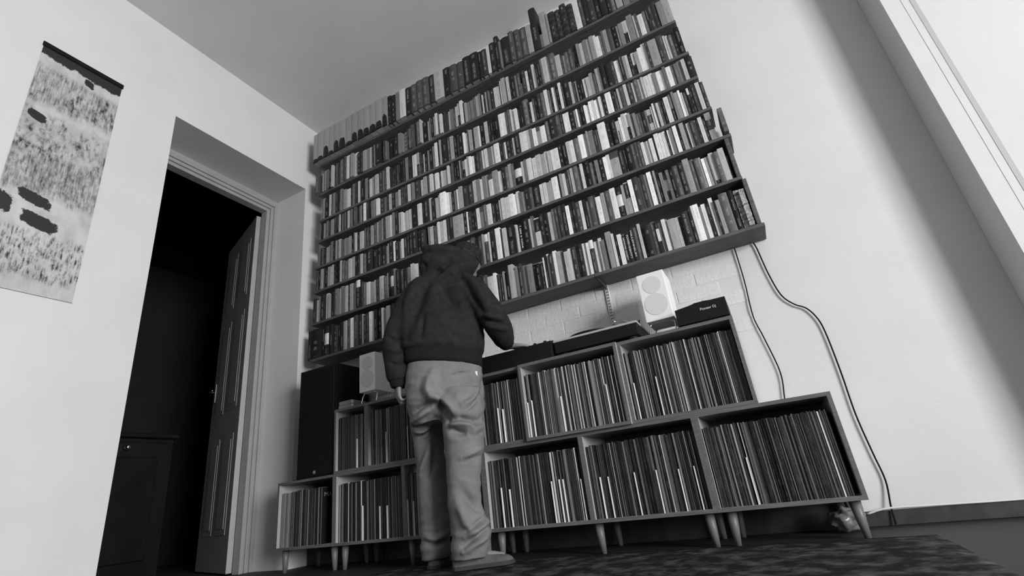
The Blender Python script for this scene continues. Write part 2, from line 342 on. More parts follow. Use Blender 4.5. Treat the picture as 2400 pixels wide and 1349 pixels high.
# ------------------------------------------------------------------ record cabinets
PT = .015
def unit(name, xs, z0, z1, yf, label, legs=(), top_m='ply'):
    w = xs[-1]-xs[0]; u = empty(name, (xs[0], 0, 0)); tag(u, label, 'record cabinet')
    def panel(n, x0, x1, y0, y1, za, zb):
        bm = bmesh.new(); fs = add_box(bm, x0-xs[0], x1-xs[0], y0, y1, za, zb, 1); fs[2].material_index = 0
        return obj(n, bm, [M['ply'], M['lam']], u)
    panel('bottom_panel', xs[0], xs[-1], yf, -.02, z0, z0+PT)
    panel('top_panel', xs[0], xs[-1], yf, -.02, z1-PT, z1)
    panel('side_panel', xs[0], xs[0]+PT, yf, -.02, z0+PT, z1-PT)
    panel('side_panel', xs[-1]-PT, xs[-1], yf, -.02, z0+PT, z1-PT)
    for x in xs[1:-1]: panel('divider_panel', x-PT/2-.004, x+PT/2+.004, yf+.002, -.02, z0+PT, z1-PT)
    panel('back_panel', xs[0]+PT, xs[-1]-PT, -.03, -.02, z0+PT, z1-PT)
    for lx in legs:
        for ly in (yf+.05, -.07):
            sx = .004*(1 if lx > (xs[0]+xs[-1])/2 else -1)
            bm = bmesh.new(); add_tube(bm, [(lx-xs[0], ly, z0), (lx-xs[0]+sx*.4, ly, z0*.5), (lx-xs[0]+sx, ly, .0005 if ly > -.3 else .0005)], [.021, .017, .0115], 14); obj('leg', bm, M['leg'], u, smooth=True)
    return u
ZB, Z1, Z2, YF = .1282, .5194, .9037, -.38
GAP = .0006
unit('record_cabinet', [.127, .622-GAP], ZB, Z1, YF, 'low open record cabinet carrying the big black loudspeaker', (.17, .580))
unit('record_cabinet', [.622, 1.1385, 1.659-GAP], ZB, Z1, YF, 'low two-bay record cabinet behind the legs of the standing person', (.665, 1.150, 1.615))
unit('record_cabinet', [1.659, 2.1988, 2.7256-GAP], ZB, Z1, YF, 'low two-bay record cabinet with three turned legs under the turntable', (1.70, 2.205, 2.683))
unit('record_cabinet', [2.7256, 3.2419], ZB, Z1, YF, 'low one-bay record cabinet at the pier end with cables behind it', (2.77, 3.20))
unit('record_box', [.6125, .8753-GAP], Z1+GAP, Z2, YF, 'narrow open record box beside the big black loudspeaker')
unit('record_box', [.8753, 1.404-GAP], Z1+GAP, Z2, YF, 'open record box under the small white loudspeaker nearest the door')
unit('record_box', [1.404, 1.9329-GAP], Z1+GAP, Z2, YF, 'open record box under the black mixer the person touches')
unit('record_box', [1.9329, 2.4614-GAP], Z1+GAP, Z2, YF-.02, 'open record box standing slightly proud under the turntable')
unit('record_box', [2.4614, 2.9862], Z1+GAP, Z2, YF, 'open record box under the white speaker and black deck')

# tone material shared by books and records: R tone, G ink, B seed, A spine flag
sm = bpy.data.materials.new('printed_spine'); sm.use_nodes = True; nt = sm.node_tree; b = nt.nodes['Principled BSDF']; b.inputs['Roughness'].default_value = .55; b.inputs['Specular IOR Level'].default_value = .25
L_ = nt.links.new
at = nt.nodes.new('ShaderNodeAttribute'); at.attribute_name = 'tone'; sc = nt.nodes.new('ShaderNodeSeparateColor'); L_(at.outputs['Color'], sc.inputs[0])
uv = nt.nodes.new('ShaderNodeUVMap'); uv.uv_map = 'uv'; sp = nt.nodes.new('ShaderNodeSeparateXYZ'); L_(uv.outputs[0], sp.inputs[0])
U_, V_ = sp.outputs[0], sp.outputs[1]; seed = sc.outputs[2]
def noise_at(vx, vy, sc_, det=1):
    cb = nt.nodes.new('ShaderNodeCombineXYZ'); L_(vx, cb.inputs[0]); L_(vy, cb.inputs[1]); L_(nmath('MULTIPLY', seed, 77.), cb.inputs[2])
    n = nt.nodes.new('ShaderNodeTexNoise'); n.inputs['Scale'].default_value = sc_; n.inputs['Detail'].default_value = det; L_(cb.outputs[0], n.inputs['Vector']); return n.outputs['Fac']
let = smooth(noise_at(nmath('MULTIPLY', U_, 9.), nmath('MULTIPLY', V_, 80.), 1.6, 1), .53, .60)
seg = smooth(noise_at(nmath('MULTIPLY', seed, 9.), nmath('MULTIPLY', V_, 3.4), 1.5, 0), .49, .52)
ban = nmath('MULTIPLY', smooth(U_, .32, .36), nmath('SUBTRACT', 1, smooth(U_, .64, .68)))
ban = nmath('MULTIPLY', ban, nmath('MULTIPLY', smooth(V_, .05, .08), nmath('SUBTRACT', 1, smooth(V_, .90, .94))))
fac = nmath('MULTIPLY', nmath('MULTIPLY', nmath('MULTIPLY', let, seg), ban), nmath('MULTIPLY', at.outputs['Alpha'], .62))
tex = nt.nodes.new('ShaderNodeTexCoord'); wn = nt.nodes.new('ShaderNodeTexNoise'); wn.inputs['Scale'].default_value = 45; wn.inputs['Detail'].default_value = 4; L_(tex.outputs['Object'], wn.inputs['Vector'])
wear = nmath('ADD', .84, nmath('MULTIPLY', wn.outputs['Fac'], .32))
mixn = nt.nodes.new('ShaderNodeMix'); mixn.data_type = 'FLOAT'; L_(fac, mixn.inputs[0]); L_(nmath('MULTIPLY', sc.outputs[0], wear), mixn.inputs[2]); L_(sc.outputs[1], mixn.inputs[3])
cc = nt.nodes.new('ShaderNodeCombineColor')
for k in range(3): L_(mixn.outputs[0], cc.inputs[k])
L_(cc.outputs[0], b.inputs['Base Color'])

class Solid:
    """quads with a tone colour and spine uv, turned into one mesh"""
    def __init__(s): s.v = []; s.f = []; s.c = []; s.u = []
    def quad(s, p, col, uvs=((0, 0),)*4):
        n = len(s.v); s.v += [tuple(q) for q in p]; s.f.append((n, n+1, n+2, n+3)); s.c += [col]*4; s.u += list(uvs)
    def box(s, x0, x1, y0, y1, z0, z1, col, spine=None, mt=None):
        P = [(x0, y0, z0), (x1, y0, z0), (x1, y1, z0), (x0, y1, z0), (x0, y0, z1), (x1, y0, z1), (x1, y1, z1), (x0, y1, z1)]
        if mt: P = [mt @ Vector(q) for q in P]
        for q in ((0, 3, 2, 1), (4, 5, 6, 7), (1, 2, 6, 5), (2, 3, 7, 6), (3, 0, 4, 7)): s.quad([P[i] for i in q], col)
        if spine is None: s.quad([P[i] for i in (0, 1, 5, 4)], col)
    def mesh(s, name):
        me = bpy.data.meshes.new(name); me.from_pydata(s.v, [], s.f)
        a = me.color_attributes.new('tone', 'FLOAT_COLOR', 'CORNER'); a.data.foreach_set('color', [x for c in s.c for x in c])
        u = me.uv_layers.new(name='uv'); u.data.foreach_set('uv', [x for c in s.u for x in c]); return me
ALB = [.009, .017, .036, .068, .115, .185, .30, .45, .62, .80]
def tone_of(t): return ALB[max(0, min(9, t))]*random.uniform(.88, 1.12)
FPX = 1161.2
def px_area(x, y, z, w, h):
    d = Vector((x, y, z))-CP; dep = d.dot(FW); return w*h*(FPX/dep)**2

# ------------------------------------------------------------------ records and index cards
TW = ['black', 'black', 'dark grey', 'dark grey', 'mid grey', 'mid grey', 'pale grey', 'pale grey', 'white', 'white']
bays = [(.142, .606, 0, 'bay under black loudspeaker'), (.637, 1.126, 0, 'low bay by shadowed leg'), (1.150, 1.643, 0, 'low bay behind person'),
        (1.675, 2.186, 0, 'low bay under mixer'), (2.211, 2.709, 0, 'low bay under turntable'), (2.742, 3.226, 0, 'low bay by pier'),
        (.628, .860, 1, 'narrow box by black loudspeaker'), (.891, 1.389, 1, 'box under door-side speaker'), (1.420, 1.917, 1, 'box under mixer'),
        (1.949, 2.446, 1, 'box under turntable'), (2.477, 2.970, 1, 'box under black deck')]
cards = {0: [.829, .961, 1.011, 1.160, 1.199, 1.678, 1.746, 1.791, 2.021, 2.061, 2.081, 2.168, 2.262, 2.300, 2.423, 2.517, 2.614, 2.679, 2.885], 1: [.789, 1.018, 1.178, 1.771, 1.800, 1.958, 1.981, 2.141, 2.376, 2.502, 2.608]}
recs = []
for bi, (xa, xb, lv, wh) in enumerate(bays):
    z = (ZB if lv == 0 else Z1+GAP)+PT+.0003; yf = YF+.018 if bi != 9 else YF
    cs = [c for c in cards[lv] if xa < c < xb]; x = xa+.004; tone = 2
    end = xb-.006 if bi != 0 else .495
    if bi == 5: end = xb-.02
    while x < end:
        c = next((c for c in cs if x <= c < x+.007), None)
        if c is not None:
            cs.remove(c)
            o = box('divider_card', -.0018, .0018, 0, .22, 0, random.uniform(.165, .185), M['ivory']); o.location = (x+.002, yf-.006, z)
            tag(o, 'pale half-height index card beside a %s record, %s' % (TW[recs[-1][5]] if recs else 'black', wh), 'index card', 'index cards, '+wh); x += .0046; continue
        t = random.choice((.0030, .0032, .0034, .0038, .0045, .0055)); 
        if bi == 0 and x < .22: t = random.uniform(.012, .022); tn = 5
        else: tn = random.choices(range(10), (12, 18, 15, 13, 11, 9, 7, 5, 3, 1) if bi > 7 else (16, 24, 20, 12, 7, 5, 3, 2, 1, .6))[0]
        if bi == 0: tn = min(tn, 5)
        h = random.uniform(.309, .317)
        recs.append([x, t, h, yf+random.uniform(0, .006), z, tn, bi, px_area(x, yf, z+.15, t, h)]); x += t+.0005
for i_, r_ in enumerate(recs):
    nb = [TW[recs[j][5]] for j in (i_-1, i_+1) if 0 <= j < len(recs) and recs[j][6] == r_[6]]; r_.append(nb)
recs.sort(key=lambda r: -r[7])
lone = recs[:300]; rest = recs[300:]
seen = {}
for x, t, h, y, z, tn, bi, _, nb in lone:
    col = (tone_of(tn), tone_of(8 if tn < 5 else 1), random.random(), .3)
    s = Solid(); s.box(0, t, 0, .312, 0, h, (col[0]*.9, 0, 0, 0), spine=1)
    s.quad([(0, 0, 0), (t, 0, 0), (t, 0, h), (0, 0, h)], col, ((.2, 0), (.8, 0), (.8, 1), (.2, 1)))
    o = obj('record_sleeve', s.mesh('record_sleeve'), sm); o.location = (x, y, z)
    ps = 'at the end' if len(nb) < 2 else ('between two %s ones' % nb[0] if nb[0] == nb[1] else 'between %s and %s ones' % tuple(nb))
    tag(o, '%s%s record %s, %s' % ('thick ' if t > .005 else 'thin ', TW[tn], ps, bays[bi][3]), 'record', 'records, '+bays[bi][3])
s = Solid()
for x, t, h, y, z, tn, bi, _, nb in rest:
    col = (tone_of(tn), tone_of(7), random.random(), .3)
    s.box(x, x+t, y, y+.312, z, z+h, (col[0]*.9, 0, 0, 0), spine=1)
    s.quad([(x, y, z), (x+t, y, z), (x+t, y, z+h), (x, y, z+h)], col, ((.2, 0), (.8, 0), (.8, 1), (.2, 1)))
tag(obj('record_rows', s.mesh('record_rows'), sm), 'tightly packed rows of further record sleeves filling the open cabinets', 'records', kind='stuff')
# the sleeve seen face on in the cabinet under the black loudspeaker
o = box('record_sleeve', -.0018, .0018, 0, .312, 0, .312, M['blackm']); o.location = (.5045, YF+.02, ZB+PT+.0003)
tag(o, 'black record sleeve with MASS lettered on its face, under black loudspeaker', 'record')
place_text('MASS', .034, Matrix(((0, 0, 1, .0020), (1, 0, 0, .062), (0, 1, 0, .272), (0, 0, 0, 1))), M['grey'], o, fit=.10)

# ------------------------------------------------------------------ things on the cabinets
bs = empty('loudspeaker', (.425, -.20, Z1)); tag(bs, 'big black upright loudspeaker standing on the record cabinet', 'loudspeaker')
box('cabinet', -.168, .168, -.15, .15, 0, .705, M['blackm'], bs, .006, 2)
box('grille', -.158, .158, -.158, -.15, .012, .693, M['black'], bs, .003)
g_ = box('badge', -.009, .009, -.161, -.158, .025, .043, M['grey'], bs, .001)
for x0, z, yf, lab in ((.745, .994, -.30, 'small white loudspeaker on a wire stand beside the black loudspeaker'), (2.608, .985, -.30, 'small white loudspeaker on a wire stand beside the black deck')):
    w = .134; h = .250; u = empty('bookshelf_speaker', (x0+w/2, yf, Z2)); tag(u, lab, 'loudspeaker'); zz = z-Z2
    box('cabinet', -w/2, w/2, 0, .185, zz, zz+h, M['white'], u, .004, 2)
    for zc, r in ((.185, .045), (.082, .056)):
        bm = bmesh.new(); add_disc(bm, (0, .002, zz+zc), r, (0, -1, 0), .0035, 36); obj('driver_grille', bm, M['grille'], u)
    for yy in (.03, .155):
        tube('wire_loop', catmull([(-w/2+.008, yy-.02, .003), (-w/2+.006, yy-.01, zz*.5), (-w/2+.012, yy, zz-.012), (-w/2+.028, yy, zz-.003), (w/2-.028, yy, zz-.003), (w/2-.012, yy, zz-.012), (w/2-.006, yy-.01, zz*.5), (w/2-.008, yy-.02, .0036)], 4), .0036, M['chrome'], u)
    for sx in (-1, 1): tube('wire_foot', [(sx*(w/2-.008), .01, .003), (sx*(w/2-.008), .135, .003)], .003, M['chrome'], u)
for k, (z, h) in enumerate(((Z2+.0003, .030), (Z2+.0310, .024))):
    o = box('slim_case', .600+k*.004, .712, -.335, -.20, z, z+h, M['grey'], bevel=.002); tag(o, ('lower', 'upper')[k]+' slim grey case stacked before the black loudspeaker', 'case')
    box('end_strip', .712, .715, -.335, -.32, z+.002, z+h-.002, M['white'], o)
# mixer
mx_ = empty('mixer', (1.92, -.2, Z2)); tag(mx_, 'flat black mixing desk under the hand of the person', 'mixer')
bm = bmesh.new(); add_box(bm, -.262, .205, -.165, .15, .004, .098); obj('mixer_body', bm, M['black'], mx_, .006)
for k in range(6): 
    bm = bmesh.new(); add_disc(bm, (.03+.03*k, -.11+.03*(k % 2), .098), .008, (0, 0, 1), .02, 14); obj('knob', bm, M['black'], mx_)
for x in (-.17, .17):
    for y in (-.13, .12):
        bm = bmesh.new(); add_disc(bm, (x, y, 0), .012, (0, 0, 1), .010, 12); obj('foot', bm, M['black'], mx_)
# turntable
tt = empty('turntable', (2.354, -.19, Z2)); tag(tt, 'turntable with a black plinth and grey top plate beside the mixer', 'turntable')
bm = bmesh.new(); add_box(bm, -.217, .217, -.168, .165, .022, .080); obj('plinth', bm, M['black'], tt, .004)
bm = bmesh.new(); add_box(bm, -.220, .220, -.172, .168, .080, .091); obj('top_plate', bm, M['plate'], tt, .003)
bm = bmesh.new(); add_disc(bm, (-.045, 0, .091), .152, (0, 0, 1), .018, 48); pl = obj('platter', bm, M['black'], tt, .0)
bm = bmesh.new(); add_disc(bm, (-.045, 0, .109), .004, (0, 0, 1), .034, 12); obj('spindle', bm, M['chrome'], tt)
for x in (-.18, .18):
    for y in (-.13, .13):
        bm = bmesh.new(); add_disc(bm, (x, y, 0), .026, (0, 0, 1), .024, 20); obj('foot', bm, M['black'], tt)
bm = bmesh.new(); add_disc(bm, (.165, .08, .091), .035, (0, 0, 1), .025, 24); obj('tonearm_base', bm, M['plate'], tt)
tube('tonearm', catmull([(.168, .125, .130), (.165, .08, .130), (.16, .0, .131), (.135, -.07, .130), (.10, -.125, .125)], 5), .005, M['chrome'], tt)
bm = bmesh.new(); add_disc(bm, (.168, .155, .130), .014, (0, -1, 0), .03, 16); obj('counterweight', bm, M['chrome'], tt)
tube('cue_lever', [(.19, .04, .091), (.19, .04, .125), (.20, .01, .14)], .003, M['black'], tt)
# black deck with lettering
dk = empty('media_deck', (2.868, -.36, Z2)); tag(dk, 'black media deck with white maker lettering on its raised front', 'deck')
prof_ = [(-.112, .012), (.112, .012), (.112, .098), (.05, .098), (.02, .101), (-.02, .101), (-.05, .092), (-.112, .088)]
bm = bmesh.new(); A = [bm.verts.new((x, 0, z)) for x, z in prof_]; B_ = [bm.verts.new((x, .26, z)) for x, z in prof_]
bm.faces.new(A); bm.faces.new(list(reversed(B_)))
for k in range(8): bm.faces.new((A[k], B_[k], B_[(k+1) % 8], A[(k+1) % 8]))
obj('deck_body', bm, M['black'], dk, .002)
for x in (-.09, .09):
    for y in (.03, .22):
        bm = bmesh.new(); add_disc(bm, (x, y, 0), .014, (0, 0, 1), .013, 14); obj('foot', bm, M['black'], dk)
place_text('Pioneer Dj', .017, Matrix(((1, .12, 0, .032), (0, 0, -1, -.0015), (0, 1, 0, .064), (0, 0, 0, 1))), M['lettering'], dk, fit=.068)
# cables
tag(tube('speaker_cable', catmull([(3.087, -.012, 1.345), (3.087, -.012, 1.300), (3.084, -.012, 1.154), (3.073, -.012, .971), (3.089, -.012, .856), (3.110, -.012, .681), (3.094, -.012, .563), (3.085, -.014, .522)]), .0030, M['cable']), 'short black cable hanging down to the low cabinet by the pier', 'cable')
tag(tube('power_cable', catmull([(3.180, -.012, 1.345), (3.187, -.012, 1.303), (3.198, -.012, 1.166), (3.220, -.012, 1.043), (3.259, -.012, .983), (3.303, -.012, .948), (3.331, -.012, .891), (3.342, -.012, .814), (3.344, -.012, .632), (3.340, -.012, .443), (3.349, -.012, .281), (3.357, -.012, .169), (3.341, -.022, .070), (3.335, -.03, .006)]), .0034, M['cable']), 'long black cable dropping from the lowest shelf to the floor', 'cable')
# crumpled bag at the cabinet foot
bm = bmesh.new(); bmesh.ops.create_icosphere(bm, subdivisions=4, radius=1)
for v in bm.verts:
    k = 1+.35*noise.noise(v.co*2.2)+.18*noise.noise(v.co*5+Vector((3, 1, 2)))
    v.co = Vector((v.co.x*.060*k, v.co.y*.045*k, v.co.z*.042*k))
zmin = min(v.co.z for v in bm.verts)
o = obj('plastic_bag', bm, mat('thin_plastic', .16, .25, .3, 20), smooth=True); o.location = (3.17, -.13, -zmin+.0005); tag(o, 'crumpled shiny plastic bag under the pier end of the cabinets', 'bag')

